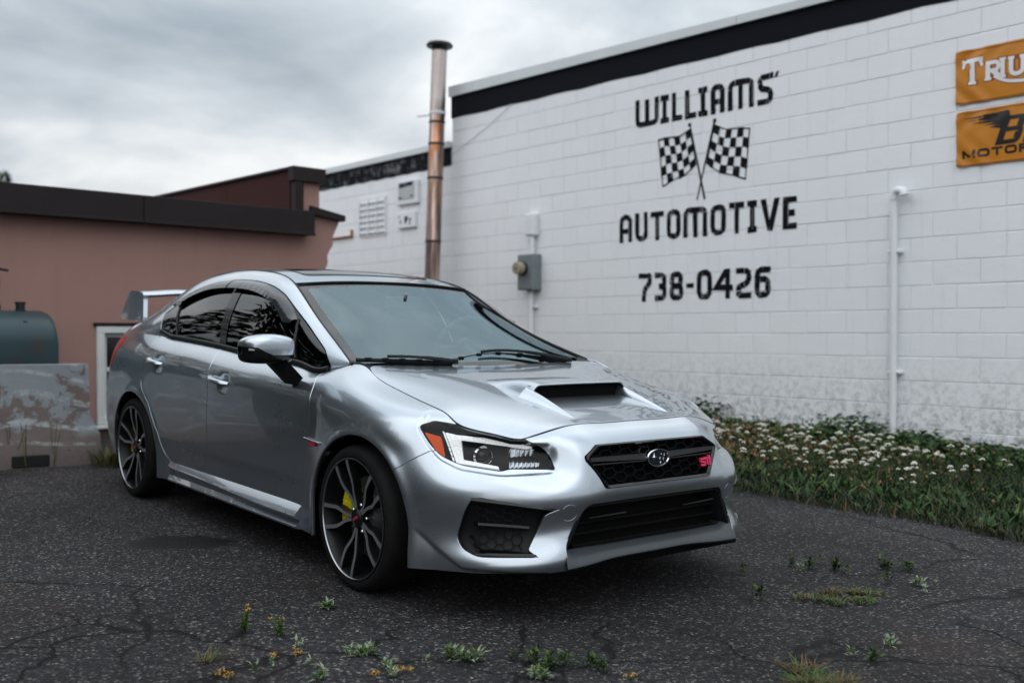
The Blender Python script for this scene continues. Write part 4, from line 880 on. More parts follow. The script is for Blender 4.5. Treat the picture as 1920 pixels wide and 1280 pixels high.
# ======================= CAR =======================
CAR_R = Matrix(((.62262, .78236, .01602), (-.78212, .62282, -.01939), (-.02515, -.00046, .99968)))
CAR_T = Vector((.0326, 4.831, 0))
def car_materials():
    M = {}
    m = mat('silver_paint', (.40, .43, .47), .26, .97, .5, Coat_Weight=1.0, Coat_Roughness=.02, Coat_IOR=1.6); g = NT(m)
    g.base(g.mix(g.noise(g.coord(), 3, 3), (.43, .48, .535), (.47, .52, .575)))
    g.rough(g.ramp(g.noise(g.coord(), 5, 4, .6), [(.35, .27), (.7, .31)]))
    M['paint'] = m
    M['black'] = mat('black_plastic', (.008, .009, .010), .45, 0, .25)
    M['gloss'] = mat('gloss_black', (.005, .006, .007), .12, 0, .35)
    M['void'] = mat('dark_cavity', (.004, .004, .004), .8, 0, .1)
    M['lipgrey'] = mat('textured_lip_plastic', (.045, .052, .06), .38)
    M['rubber'] = mat('tyre_rubber', (.012, .012, .013), .75, 0, .15)
    g = NT(M['rubber']); g.normal(g.bump(g.noise(g.coord(), 120, 2), .12, .002)); g.base(g.ramp(g.noise(g.coord(), 14, 4), [(.3, (.006, .006, .007)), (.75, (.013, .0125, .0125))]))
    M['rimdark'] = mat('wheel_dark_paint', (.006, .0065, .0075), .35, .1, .3)
    M['machined'] = mat('machined_alloy', (.52, .55, .58), .36, .9)
    M['lipbright'] = mat('polished_rim_edge', (.36, .38, .40), .3, 1)
    M['disc'] = mat('brake_disc', (.07, .07, .075), .5, .5)
    M['yellow'] = mat('yellow_caliper_paint', (.60, .50, .01), .35)
    M['red'] = mat('red_badge', (.42, .012, .05), .35)
    M['pink'] = mat('pink_badge', (.60, .015, .095), .35)
    M['chrome'] = mat('chrome', (.72, .74, .76), .08, 1)
    M['satin'] = mat('satin_silver', (.55, .57, .60), .22, 1)
    M['blueblack'] = mat('emblem_enamel', (.010, .014, .022), .12)
    M['amber'] = mat('amber_reflector', (.90, .10, .001), .2, 0, .15)
    M['drl'] = mat('light_guide', (.80, .82, .83), .12, 0, .7, Coat_Weight=1.0, Coat_Roughness=.02, Emission_Color=(.93, .97, 1, 1), Emission_Strength=.42)
    g = NT(M['drl']); vv = g.n('ShaderNodeTexVoronoi', {'Vector': g.coord(), 'Scale': 130.0}, feature='F1').outputs[0]
    g.base(g.ramp(vv, [(.1, (.90, .91, .92)), (.75, (.55, .56, .57))])); g.normal(g.bump(vv, .5, .004))
    M['hldark'] = mat('headlight_housing', (.006, .007, .008), .45, 0, .1)
    M['redglass'] = mat('tail_lamp_red', (.42, .014, .008), .15, 0, .3)
    M['interior'] = mat('cabin_trim', (.20, .215, .22), .7)
    M['seat'] = mat('seat_cloth', (.10, .10, .105), .85)
    M['frit'] = mat('black_glass_border', (.006, .007, .008), .06, 0, .5)
    # glass: thin sheet = tinted see-through + mirror reflection
    def glass(name, tint, ior=1.5, refl=(1, 1, 1)):
        m = bpy.data.materials.new(name); m.use_nodes = True; t = m.node_tree; t.nodes.clear()
        tr = t.nodes.new('ShaderNodeBsdfTransparent'); tr.inputs[0].default_value = (*tint, 1)
        gl = t.nodes.new('ShaderNodeBsdfGlossy'); gl.inputs['Roughness'].default_value = .006; gl.inputs[0].default_value = (*refl, 1)
        fr = t.nodes.new('ShaderNodeFresnel'); fr.inputs[0].default_value = ior
        mx = t.nodes.new('ShaderNodeMixShader'); o = t.nodes.new('ShaderNodeOutputMaterial')
        t.links.new(fr.outputs[0], mx.inputs[0]); t.links.new(tr.outputs[0], mx.inputs[1]); t.links.new(gl.outputs[0], mx.inputs[2]); t.links.new(mx.outputs[0], o.inputs[0])
        return m
    M['ws'] = glass('windscreen_glass', (.66, .76, .78), 2.05, (.72, .92, 1.0))
    M['tint'] = glass('tinted_glass', (.10, .11, .12), 1.55)
    M['lens'] = glass('clear_lens', (.95, .96, .96), 1.28)
    M['smoke'] = mat('smoked_acrylic', (.022, .024, .027), .10, 0, .6)
    M['frosted'] = mat('mirror_indicator', (.25, .26, .27), .15)
    return M
HLP = rpoly([(.448,.737,.02),(.370,.757,.02),(.223,.748,.01),(.0,.76,.0),(-.134,.708,.0),(-.234,.674,.02),(-.280,.643,.03),(-.313,.592,.012),(-.075,.594,.02),(-.030,.585,.02),(.196,.600,.05),(.311,.632,.05),(.378,.674,.05)], .02)
FOGP = rpoly([(.113,.492,.02),(.062,.494,.01),(-.352,.455,.006),(-.272,.433,.02),(-.189,.306,.01),(-.247,.281,.004),(.083,.274,.05),(.165,.300,.04),(.20,.340,.05),(.152,.448,.03)], .02)
GRP = rpoly([(-.302,.683),(-.366,.643),(-.366,.630),(-.292,.5195),(.292,.5195),(.366,.630),(.366,.643),(.302,.683)], .012)
LGP = rpoly([(-.362,.468),(-.388,.452),(-.470,.315),(-.470,.255),(-.44,.236),(-.44,.10),(.44,.10),(.44,.236),(.470,.255),(.470,.315),(.388,.452),(.362,.468)], .02)
FDP = rpoly([(-.478,.95),(-.469,.893),(-.404,.838,.03),(-.388,.764,.03),(-.408,.66),(-.411,.612),(-.476,.300),(-1.500,.296),(-1.512,.42),(-1.526,.616),(-1.519,.723),(-1.532,.876),(-1.583,.94),(-1.61,1.02)], .02)
RDP = rpoly([(-1.61,1.02),(-1.583,.94),(-1.532,.876),(-1.519,.723),(-1.526,.616),(-1.512,.42),(-1.500,.296),(-2.03,.292,.04),(-2.165,.350,.05),(-2.211,.454),(-2.345,.617,.05),(-2.478,.700,.05),(-2.500,.737,.03),(-2.486,.829),(-2.462,.931),(-2.44,1.06)], .02)
TLP = rpoly([(-2.93,.984),(-3.05,.915),(-3.12,.86),(-3.20,.80),(-3.45,.79),(-3.8,.80),(-3.8,.96),(-3.4,.975),(-3.15,.99)], .02)
DLO = rpoly([(-.455,.880,.02),(-.449,.925,.03),(-.572,.994),(-.738,1.062),(-.918,1.141,.1),(-1.161,1.257,.1),(-1.309,1.298,.1),(-1.521,1.329,.1),(-1.775,1.342,.1),(-2.06,1.331,.1),(-2.238,1.298,.1),(-2.37,1.249,.1),(-2.535,1.138,.02),(-2.462,1.037,.02),(-2.33,1.004,.02),(-2.33,.95),(-.5,.85)], .02)
def xz(V): return V[:, [0, 2]]
def az_(V): return np.stack([-V[:, 1]-V[:, 0], V[:, 2]], 1)
def yz(V): return V[:, [1, 2]]
def split(m, fn, gap=.0018):
    return cut(m, lambda V: fn(V)-gap)[0], cut(m, lambda V: -fn(V)-gap)[0]
def offset(m, d): return SM(m.V+m.N*d, m.N, m.T)
def pocket(m, depth, dirv=None):
    """cut-out piece pushed inwards, with walls back to its rim"""
    E = boundary(m.T); u, inv = np.unique(E, return_inverse=True); inv = inv.reshape(-1, 2); b = len(m.V); k = len(u)
    off_ = m.N*depth if dirv is None else -np.broadcast_to(np.array(dirv, float)/np.linalg.norm(dirv)*depth, m.V.shape)
    top, bot = m.V[u], m.V[u]-off_[u]
    V = np.concatenate([m.V-off_, top, bot]); c = m.V[u].mean(0); Nn = c-m.V[u]; Nn /= np.linalg.norm(Nn, axis=1, keepdims=True)+1e-9
    N = np.concatenate([m.N, Nn, Nn]); a, d = inv[:, 0]+b, inv[:, 1]+b
    T = np.concatenate([m.T, np.stack([a, d, d+k], 1), np.stack([a, d+k, a+k], 1)])
    return SM(V, N, T)
class OnSkin:
    """look up a skin point and normal from (w-x, z)"""
    def __init__(s, m):
        s.m = m; q = az_(m.V); s.a, s.b, s.c = q[m.T[:, 0]], q[m.T[:, 1]], q[m.T[:, 2]]
    def __call__(s, a, z, d=0):
        p = np.array([a, z]); v0, v1, v2 = s.b-s.a, s.c-s.a, p-s.a
        den = v0[:, 0]*v1[:, 1]-v1[:, 0]*v0[:, 1]; den = np.where(np.abs(den) < 1e-14, 1e-14, den)
        u = (v2[:, 0]*v1[:, 1]-v1[:, 0]*v2[:, 1])/den; v = (v0[:, 0]*v2[:, 1]-v2[:, 0]*v0[:, 1])/den
        e = np.maximum(np.maximum(-u, -v), u+v-1); i = np.argmin(e); t = s.m.T[i]; w = np.array([1-u[i]-v[i], u[i], v[i]])
        if e[i] > .02: w = np.clip(w, 0, 1); w /= w.sum()
        P = w@s.m.V[t]; N = w@s.m.N[t]; N /= np.linalg.norm(N); return P+N*d
def mirx(o_or_V): return [(v[0], -v[1], v[2]) for v in o_or_V]
def mirror_mb(mb):
    q = MB(); q.V = mirx(mb.V); q.F = [f[::-1] for f in mb.F]; q.M = list(mb.M); return q
def hexbars(u0, u1, v0, v1, cw, ch, inside):
    """honeycomb edges in 2-D"""
    E = set(); r = lambda p: (round(p[0], 4), round(p[1], 4)); rows = int((v1-v0)/ch)+2; cols = int((u1-u0)/(cw*.75))+2
    for i in range(cols):
        for j in range(rows):
            cx = u0+i*cw*.75; cy = v0+j*ch+(ch/2 if i % 2 else 0)
            P = [(cx-cw/2, cy), (cx-cw*.25, cy+ch/2), (cx+cw*.25, cy+ch/2), (cx+cw/2, cy), (cx+cw*.25, cy-ch/2), (cx-cw*.25, cy-ch/2)]
            for k in range(6):
                a, b = r(P[k]), r(P[(k+1) % 6]); E.add((a, b) if a < b else (b, a))
    E = [e for e in E if inside(e[0]) and inside(e[1])]
    return E
def build_car():
    M = car_materials()
    root = empty('sports_sedan'); root.matrix_world = Matrix.Translation(CAR_T) @ CAR_R.to_4x4()
    tag(root, 'silver sports sedan with hood scoop and tall rear wing parked on the asphalt', 'car')
    P = M['paint']
    sk, top = build_skin(); up = build_upper(top)
    full = sk.copy(); hlskin = OnSkin(compact(SM(full.V, full.N, full.T[(full.V[full.T][:, :, 0] > .25).all(1)])))
    sk = cut(sk, lambda V: np.minimum(arch_e(V, ARF), arch_e(V, ARR)))[0]
    # ---- front openings ----
    front = lambda V: V[:, 0] > .2
    F_hl = lambda V: np.where(front(V), sdpoly(az_(V), HLP), -1.)
    hl, sk = split(sk, F_hl, .0016)
    sk = cut(sk, lambda V: -np.where(V[:, 0] > .6, sdpoly(yz(V), GRP), -1.))[0]
    sk = cut(sk, lambda V: -np.where(V[:, 0] > .6, sdpoly(yz(V), LGP), -1.))[0]
    fog, sk = split(sk, lambda V: np.where(V[:, 0] > .4, sdpoly(az_(V), FOGP), -1.), 0)
    TOW = np.array([.448, .44]); tow, sk = split(sk, lambda V: np.where(V[:, 0] > .7, .031-np.linalg.norm(np.stack([-V[:, 1], V[:, 2]], 1)-TOW, axis=1), -1.), .0012)
    ln = math.hypot(.122, .086)
    bump, sk = split(sk, lambda V: np.where(V[:, 0] > .2, ((V[:, 0]-.314)*.086-(V[:, 2]-.563)*.122)/ln, -1.), .0026)
    # ---- side panels ----
    fd, sk = split(sk, lambda V: np.where(V[:, 1] < -.5, sdpoly(xz(V), FDP), -1.), .0032)
    rd, sk = split(sk, lambda V: np.where(V[:, 1] < -.5, sdpoly(xz(V), RDP), -1.), .0032)
    fender, sk = cut(sk, lambda V: V[:, 0]+1.0)
    tl, sk = split(sk, lambda V: np.where((V[:, 0] < -2.5) & (V[:, 1] < -.30), sdpoly(xz(V), TLP), -1.), .0016)
    rb, quarter = split(sk, lambda V: np.where(V[:, 0] < -2.8, np.minimum((-2.97-V[:, 0])+(V[:, 2]-.45)*-.55, .74-V[:, 2]), -1.), .0015)
    FU = rpoly([(-2.862,.762),(-2.832,.815),(-2.80,.872),(-2.69,.892),(-2.645,.888),(-2.64,.842),(-2.66,.785),(-2.70,.755)], .03)
    fuel, quarter = split(quarter, lambda V: np.where(V[:, 1] < -.5, sdpoly(xz(V), FU), -1.), .0012)
    cen = lambda V: np.abs(V[:, 1]) < 1e-4
    smobj('front_bumper', sym(flange(bump, .022, .002, cen)), P, root)
    smobj('rear_bumper', sym(flange(rb, .02, .002, cen)), P, root)
    glass, frame = split(up, lambda V: sdpoly(xz(V), DLO), .002)
    nearbelt = lambda V: (V[:, 0] < -2.35)
    qp = join(flange(quarter, .012, .0015, lambda V: np.abs(V[:, 2]-1.01) < .012), flange(fuel, .008, .0012))
    fr = flange(frame, .014, .0015, lambda V: (V[:, 2] < 1.03))
    for s in (0, 1):
        f = (lambda m: m) if s == 0 else mirror
        smobj('fender', f(flange(fender, .014, .0030)), P, root)
        smobj('quarter_panel', f(qp), P, root)
        smobj('pillar_frame', f(fr), P, root)
        d1 = smobj('front_door', f(flange(fd, .014, .0040)), P, root)
        d2 = smobj('rear_door', f(flange(rd, .014, .0040)), P, root)
        sg = -1 if s == 0 else 1
        for d, (x0, z0, x1, z1) in ((d2, (-2.352, .880, -2.150, .856)), (d1, (-1.458, .826, -1.238, .801))):
            b = MB(); n = 9; pts = []
            for k in range(n):
                t = k/(n-1); out = .886+.030*math.sin(math.pi*min(1, max(0, t*1.0)))**.5
                pts.append((x0+(x1-x0)*t, sg*out, z0+(z1-z0)*t))
            b.tube(pts, [.015]+[.021]*(n-2)+[.015], 12, flat=.62); b.obj('door_handle', P, d)
        smobj('tow_cover', f(flange(tow, .006, .001)), P, root)
        # tail lamp
        smobj('tail_light', f(flange(tl, .01, .002)), M['redglass'], root)
    # ---- hood ----
    E = skin_table()[:, 8, :]; E = E*np.array([1, -1, 1])
    rows = [
     [E[0], E[1], E[2], (.700,.468,.724), E[3]],
     [(.625,0,.778), (.623,.2,.777), (.612,.41,.768), (.606,.52,.748), E[4]],
     [(.480,0,.808), (.480,.22,.807), (.476,.45,.800), (.475,.585,.778), E[5]],
     [(.385,0,.826), (.385,.23,.825), (.385,.465,.820), (.388,.595,.804), E[6]],
     [(.262,0,.848), (.262,.24,.847), (.266,.485,.842), (.272,.605,.829), E[7]],
     [(.045,0,.884), (.045,.25,.883), (.052,.51,.879), (.062,.62,.867), E[8]],
     [(-.175,0,.915), (-.175,.26,.915), (-.168,.525,.915), (-.160,.63,.911), E[9]],
     [(-.315,0,.932), (-.312,.26,.932), (-.298,.525,.934), (-.270,.62,.935), (-.232,.668,.930)]]
    Hg = np.array(rows, float); Hg[..., 1] *= -1
    A = grid(Hg, 260, 170, cv='a')
    for ed in (A[:, -1], A[0]):                                  # follow the fender and bumper edge exactly
        dl = np.zeros_like(ed)
        for i_, p_ in enumerate(ed):
            if p_[0] < -.15: continue
            dl[i_] = top[np.argmin(((top-p_)**2).sum(1))]-p_
        ed_d = dl
        for j_ in range(14):
            w_ = 1-j_/14.
            if ed is A[:, -1] or ed.shape[0] == A.shape[0]: A[:, -1-j_] += ed_d*w_
            else: A[j_] += ed_d*w_
    A = A[2:, :-2]
    A[:26, :, 2] += (.0035*np.linspace(1, 0, 26)**1.5)[:, None]
    hood = from_grid(A); 
    if hood.N[:, 2].mean() < 0: hood = from_grid(A, flip=True)
    b = MB()
    for s in (-1, 1):
        pts = [(q[0], s*q[1], q[2]-.014) for q in top[(top[:, 0] > -.17)][::6]]; b.tube(pts, .007, 5)
    b.obj('hood_seal', M['void'], root)
    hz = lambda x, w: float(hood.V[np.argmin((hood.V[:, 0]-x)**2+(hood.V[:, 1]+abs(w))**2), 2])
    # scoop opening cut in the hood
    SC = rpoly([(.392,-.262),(.392,.262),(.30,.262),(.30,-.262)], .03)
    hood = cut(hood, lambda V: -sdpoly(V[:, :2], SC))[0]
    ho = smobj('hood', sym(flange(hood, .014, .0018, cen)), P, root)
    # scoop shell: raised nose behind the opening, cheeks running forward
    nx, nw = 60, 61; xs = np.linspace(-.03, .395, nx); V = np.zeros((nx, nw, 3))
    hx = np.array([.73,.625,.48,.385,.262,.045,-.175,-.315]); hc0 = np.array([.750,.778,.808,.826,.848,.884,.915,.932]); o = np.argsort(hx)
    zc = lambda x: np.interp(x, hx[o], hc0[o])
    for i, x in enumerate(xs):
        t = (x-xs[0])/(xs[-1]-xs[0]); hgt = .063*smooth01(t*1.08)**1.15; half = .305-.01*t
        wv = np.linspace(-1, 1, nw); ww = np.sign(wv)*np.abs(wv)**.9*half
        prof = np.clip(1-np.clip((np.abs(ww)-.215)/(half-.215), 0, 1)**1.9, 0, 1); prof = smooth01(prof)
        V[i, :, 0] = x+ .012*(1-(ww/half)**2)*t; V[i, :, 1] = ww; V[i, :, 2] = zc(x)-.0005-.004*(ww/half)**2+hgt*prof-.004*(1-t)
    sc = from_grid(V);
    if sc.N[:, 2].mean() < 0: sc = from_grid(V, flip=True)
    so = smobj('hood_scoop', flange(sc, .007, .003, lambda V: V[:, 0] < .385), P, ho)
    b = MB()                                                     # dark intake behind the mouth
    b.box((.262, 0, .832), (.22, .52, .088)); b.obj('intake_cavity', M['void'], ho)
    for s in (-1, 1):                                            # cheeks: tapering ridges in front of the mouth
        b = MB(); n = 26; secs = []
        for i in range(n):
            t = i/(n-1); x = .36+(.70-.36)*t; h = .047*(1-t)**.9; hw = .050*(1-t)+.006; cxw = .262+.006*t; z0 = zc(x)-.004-.006*(cxw/.5)**2
            sec = []
            for k in range(9):
                q = -1+2*k/8.; prof = max(0., 1-abs(q)**(1.7 if q < 0 else 2.4)); sec.append((x, s*(cxw-q*hw*(.95 if q < 0 else .55)), z0-.002+h*prof))
            secs.append(sec)
        V = [p for sct in secs for p in sct]; b.add(V, [(i*9+k, i*9+k+1, (i+1)*9+k+1, (i+1)*9+k) for i in range(n-1) for k in range(8)])
        b.obj('scoop_cheek', P, ho, angle=60)
    # ---- roof, rear glass, boot ----
    R_ = np.array(RAIL); zr = {3: 1.333, 4: 1.388, 5: 1.414, 6: 1.412, 7: 1.372, 8: 1.30}; G = []
    for i, zc_ in zr.items():
        x, wd, ze = R_[i]; xc = -1.2 if i == 3 else (x+.06 if i == 8 else x)
        G.append([(xc+(x-xc)*f, -wd*f, zc_+(ze-zc_)*f**2.3) for f in (0, .35, .65, .88, 1)])
    G[-1] = [(-2.66+(R_[8][0]+.08+2.66)*f**2, -.505*f, 1.335+(1.268-1.335)*f**2.2) for f in (0, .35, .65, .88, 1)]
    A = grid(np.array(G), 120, 60, cv='a'); roof = from_grid(A)
    if roof.N[:, 2].mean() < 0: roof = from_grid(A, flip=True)
    SR = rpoly([(-1.36,.40),(-1.36,-.40),(-1.98,-.40),(-1.98,.40)], .05)
    sr, roof = split(roof, lambda V: sdpoly(V[:, :2], SR), .003)
    ro = smobj('roof', sym(flange(roof, .014, .003, cen)), P, root)
    smobj('sunroof', sym(flange(offset(sr, .004), .01, .002, cen)), M['frit'], ro)
    G = [[(-2.67,0,1.332),(-2.67,-.25,1.322),(-2.66,-.44,1.295),(-2.70,-.505,1.262)], [(-2.88,0,1.225),(-2.88,-.27,1.215),(-2.88,-.46,1.185),(-2.90,-.53,1.165)], [(-3.10,0,1.10),(-3.10,-.29,1.093),(-3.09,-.48,1.085),(-3.08,-.555,1.078)]]
    A = grid(np.array(G), 30, 24, cv='a'); rg = from_grid(A); rg = rg if rg.N[:, 2].mean() > 0 else from_grid(A, flip=True)
    smobj('rear_window', sym(rg), M['tint'], root)
    tp = top[(top[:, 0] < -3.05)]; idx = np.linspace(0, len(tp)-1, 9).astype(int); tp = tp[idx]; G = []
    for q in tp:
        f_ = abs(q[1])/.8; inn = np.array([-3.10, q[1]*.70, 1.085]); G.append([q, q+(inn-q)*.12+np.array([0, 0, .022]), q+(inn-q)*.55+np.array([0, 0, .030]), inn])
    A = grid(np.array(G), 60, 24); bt = from_grid(A); bt = bt if bt.N[:, 2].mean() > 0 else from_grid(A, flip=True)
    smobj('trunk_lid', sym(flange(bt, .012, .002, cen)), P, root)
    # ---- windscreen ----
    cw = [(-.225,0,.905),(-.50,0,1.040),(-.85,0,1.192),(-1.197,0,1.328)]; G = []
    for i in range(4):
        c = np.array(cw[i]); r = R_[i]*np.array([1, -1, 1]); r = r+np.array([0, .004, -.006]); row = []
        for f in (0, .4, .75, 1): row.append((c[0]+(r[0]-c[0])*f**2.4, r[1]*f, c[2]+(r[2]-c[2])*f**2.2))
        G.append(row)
    A = grid(np.array(G), 90, 60, cv='a'); ws = from_grid(A); ws = ws if ws.N[:, 2].mean() > 0 else from_grid(A, flip=True)
    # black border: inner opening in (height fraction, side fraction)
    uv = np.stack(np.meshgrid(np.linspace(0, 1, 90), np.linspace(0, 1, 60), indexing='ij'), -1).reshape(-1, 2)
    tmp = SM(ws.V, np.concatenate([uv, np.zeros((len(uv), 1))], 1), ws.T)
    key = {}
    def bord(V):
        zt = np.interp(V[:, 0], [-1.22, -.2], [1, 0]); y = np.abs(V[:, 1]); edge = np.interp(V[:, 0], R_[3::-1, 0], R_[3::-1, 1])
        return np.minimum(np.minimum(edge-y-.052, (V[:, 0]+1.155)*.9), (-.30-V[:, 0]))
    clear, border = cut(ws, bord)
    wo_ = smobj('windscreen', sym(clear), M['ws'], root)
    smobj('black_border', sym(border), M['frit'], wo_)
    # rubber trim in the roof/windscreen joints
    b = MB()
    for s in (-1, 1):
        b.tube([(r[0], s*r[1], r[2]-.003) for r in crv(R_[:10], 60)], .0065, 6)
    b.tube([(x, y, z) for x, y, z in crv([(-1.208,-.540,1.311),(-1.20,-.3,1.328),(-1.198,0,1.333),(-1.20,.3,1.328),(-1.208,.540,1.311)], 30)], .006, 6)
    b.obj('glass_seal', M['black'], root)
    # ---- cowl and wipers ----
    b = MB(); n = 24; V = []
    for k in range(n+1):
        y = -.69+1.38*k/n; a = abs(y)/.7; xb = -.30+.10*a**3; V += [(xb+.03, y, .915-.01*a), (xb-.02, y, .918), (-.40-.02*a, y, .935+.03*a)]
    b.add(V, [(k*3+i, (k+1)*3+i, (k+1)*3+i+1, k*3+i+1) for k in range(n) for i in (0, 1)]); b.obj('cowl_panel', M['black'], root)
    gz = lambda x, y: float(ws.V[np.argmin((ws.V[:, 0]-x)**2+(ws.V[:, 1]+abs(y))**2), 2])
    for pth in ([(-.275, -.20, .938), (-.315, -.42, .950), (-.345, -.675, .958)], [(-.285, .52, .935), (-.375, .14, .972), (-.315, -.19, .944)]):
        wv = MB(); bl = crv(np.array(pth), 18); arm = [(x+.022, y, z+.012+.010*math.sin(math.pi*t)) for (x, y, z), t in zip(bl, np.linspace(0, 1, 18))]
        wv.tube(arm[:13], [.010]*6+[.0075]*7, 6); wv.tube([tuple(q) for q in bl], .007, 6, flat=1.5)
        for k in range(3, 17, 3): wv.box((bl[k][0]+.004, bl[k][1], bl[k][2]+.008), (.014, .03, .010), bev=.003)
        wv.lathe([(.016, 0), (.016, .02), (.008, .026), (0, .026)], 10, Matrix.Translation(arm[0]) @ Matrix.Translation((0, 0, -.014)))
        wv.obj('wiper', M['black'], root)
    # ---- side glass ----
    inner = offset(glass, -.003)
    quarter_div = lambda V: (V[:, 0]+2.235)+(V[:, 2]-1.0)*.66           # <0 behind the divider
    bp_r = lambda V: V[:, 0]+1.632+(V[:, 2]-.973)*.352; bp_f = lambda V: V[:, 0]+1.552+(V[:, 2]-.973)*.28
    tri = lambda V: V[:, 0]+.772+(V[:, 2]-.94)*.88
    rest, g4 = cut(inner, quarter_div); fwd, g3 = cut(rest, bp_r); gfront, bpill = cut(fwd, bp_f); trim, g1 = cut(gfront, tri)
    for s in (0, 1):
        f = (lambda m: m) if s == 0 else mirror; sg = -1 if s == 0 else 1
        smobj('front_side_window', f(g1), M['tint'], root); smobj('rear_side_window', f(g3), M['tint'], root)
        smobj('quarter_glass', f(g4), M['tint'], root)
        smobj('corner_glass', f(trim), M['tint'], root); smobj('pillar_trim', f(offset(bpill, .004)), M['gloss'], root)
        # belt moulding, window seals
        b = MB(); e = up.V.reshape(330, 70, 3)[:, 0]; e = e[(e[:, 0] < -.452) & (e[:, 0] > -2.34)][::6]
        pts = [(p[0], p[1]-.004, p[2]+.008) for p in e]+[(-2.455, -.786, 1.038)]
        b.tube([(x, -y*sg, z) for x, y, z in pts], .0105, 8, flat=1.25)
        def sidept(x, z):
            i = np.argmin((inner.V[:, 0]-x)**2+(inner.V[:, 2]-z)**2); return inner.V[i]
        for q in (((-.772, .945), (-.925, 1.13)), ((-2.24, 1.01), (-2.385, 1.22))):
            pp = [sidept(q[0][0]+(q[1][0]-q[0][0])*t, q[0][1]+(q[1][1]-q[0][1])*t) for t in np.linspace(0, 1, 8)]
            b.tube([(p[0], -sg*(p[1]-.003), p[2]) for p in pp], .007, 6)
        bb = b if s == 1 else b
        o_ = b.obj('window_seal', M['black'], root)
        # rain guards along the top of the side windows
        topl = crv([(-.925,1.128),(-1.161,1.250),(-1.309,1.291),(-1.521,1.322),(-1.775,1.335),(-2.06,1.324),(-2.238,1.291),(-2.37,1.243),(-2.44,1.195)], 80)
        vis = []
        for x, z in topl:
            i = np.argsort((up.V[:, 0]-x)**2+(up.V[:, 2]-z)**2)[:6]; n0 = up.N[i].mean(0); yv = np.linalg.lstsq(np.c_[up.V[i][:, [0, 2]]-np.array([x, z]), np.ones(6)], up.V[i, 1], rcond=None)[0][2]; vis.append((np.array([x, yv, z]), n0/np.linalg.norm(n0)))
        for a0, a1 in ((0, 45), (46, 79)):
            G = []
            for j in range(a0, a1+1):
                x, z = topl[j]; p0, n0 = vis[j]
                dn = np.array([-.0, 0, -1.]); dn = dn-n0*(dn@n0); dn /= np.linalg.norm(dn)
                if x > -1.3: dn = dn*.8+np.array([-.55, 0, .0])*min(1, (x+1.3)/.3); dn /= np.linalg.norm(dn)
                wd = .078*min(1, (j-0)/6.+.55, (79-j)/5.+.25)
                G.append([p0+n0*.004, p0+n0*.017+dn*wd*.3, p0+n0*.023+dn*wd*.7, p0+n0*.020+dn*wd])
            A = grid(np.array(G), (a1-a0)*2, 12); vm = from_grid(A); vm = vm if vm.N[:, 1].mean() < 0 else from_grid(A, flip=True)
            smobj('rain_guard', f(flange(vm, .003, .0008)), M['smoke'], root)
    # ---- mirrors ----
    secs = [(.862,.962,1.035,-.575,-.650),(.872,.950,1.046,-.555,-.668),(.90,.940,1.058,-.538,-.678),(.97,.935,1.068,-.530,-.682),(1.04,.936,1.061,-.545,-.682),(1.075,.941,1.049,-.568,-.678),(1.092,.953,1.035,-.595,-.668),(1.096,.975,1.015,-.612,-.655)]
    sv = nspline(np.arange(8.), np.array(secs), np.linspace(0, 7, 40)); n = 48; A = np.zeros((40, n+1, 3))
    for i, (wd, zl, zh, xf, xb) in enumerate(sv):
        for k in range(n+1):
            t = 2*math.pi*k/n; c, s_ = math.cos(t), math.sin(t); e_ = .55
            A[i, k] = ((xf+xb)/2+(xf-xb)/2*math.copysign(abs(c)**e_, c), -wd, (zl+zh)/2+(zh-zl)/2*math.copysign(abs(s_)**e_, s_))
    mm = from_grid(A); ctr = A.reshape(-1, 3).mean(0)
    if ((mm.V-ctr)*mm.N).sum() < 0: mm = from_grid(A, flip=True)
    zcut = lambda V: V[:, 2]-np.interp(-V[:, 1], [.86, .985, 1.02, 1.05, 1.1], [.975, .975, .990, 1.008, 1.012])
    mt, mbm = split(mm, zcut, .0012)
    for s in (0, 1):
        f = (lambda m: m) if s == 0 else mirror; sg = -1 if s == 0 else 1
        if s == 1: continue
        me_ = empty('door_mirror', parent=root)
        smobj('mirror_cap', f(flange(mt, .006, .001)), P, me_); smobj('mirror_housing', f(flange(mbm, .006, .001)), M['gloss'], me_)
        b = MB(); poly = [(.965, .948, -.560), (.905, .948, -.555), (.845, .872, -.520), (.862, .838, -.545), (.885, .842, -.575), (.955, .93, -.62)]
        V1 = [(x, sg*w_, z) for w_, z, x in poly]; V2 = [(x-.055, sg*(w_-.004), z) for w_, z, x in poly]
        b.add(V1+V2, [tuple(range(6)), tuple(range(11, 5, -1))]+[(i, (i+1) % 6, 6+(i+1) % 6, 6+i) for i in range(6)]); b.obj('mirror_stalk', M['black'], me_, angle=25)
        b = MB(); b.box((-.672, sg*.975, 1.0), (.012, .17, .095), bev=.005); b.obj('mirror_glass', M['chrome'], me_)
        b = MB(); b.tube([(-.548-.5*max(0, t-1.0)**1.3, sg*t, .993+.10*max(0, t-1.02)) for t in np.linspace(.97, 1.085, 8)], .0055, 6); b.obj('indicator_strip', M['frosted'], me_)
    # ---- side skirts ----
    for s in (0, 1):
        sg = -1 if s == 0 else 1; n = 40; G = []
        for i in range(n+1):
            t = i/n; x = -2.075+(2.075-.478)*t; k = .30+.70*smooth01((t-.05)/.85); e_ = smooth01(t/.05)
            G.append([(x, .864, .308), (x, .869, .305), (x, .880+.026*k*e_, .292-.030*k), (x, .879+.026*k*e_, .286-.033*k), (x, .868+.014*k, .270-.024*k), (x, .866+.010*k, .236), (x, .878+.020*k, .214), (x, .877+.019*k, .205), (x, .84, .192)])
        A = np.array(G)
        b = MB(); m_ = 9; V = [(p[0], sg*p[1], p[2]) for r in A for p in r]
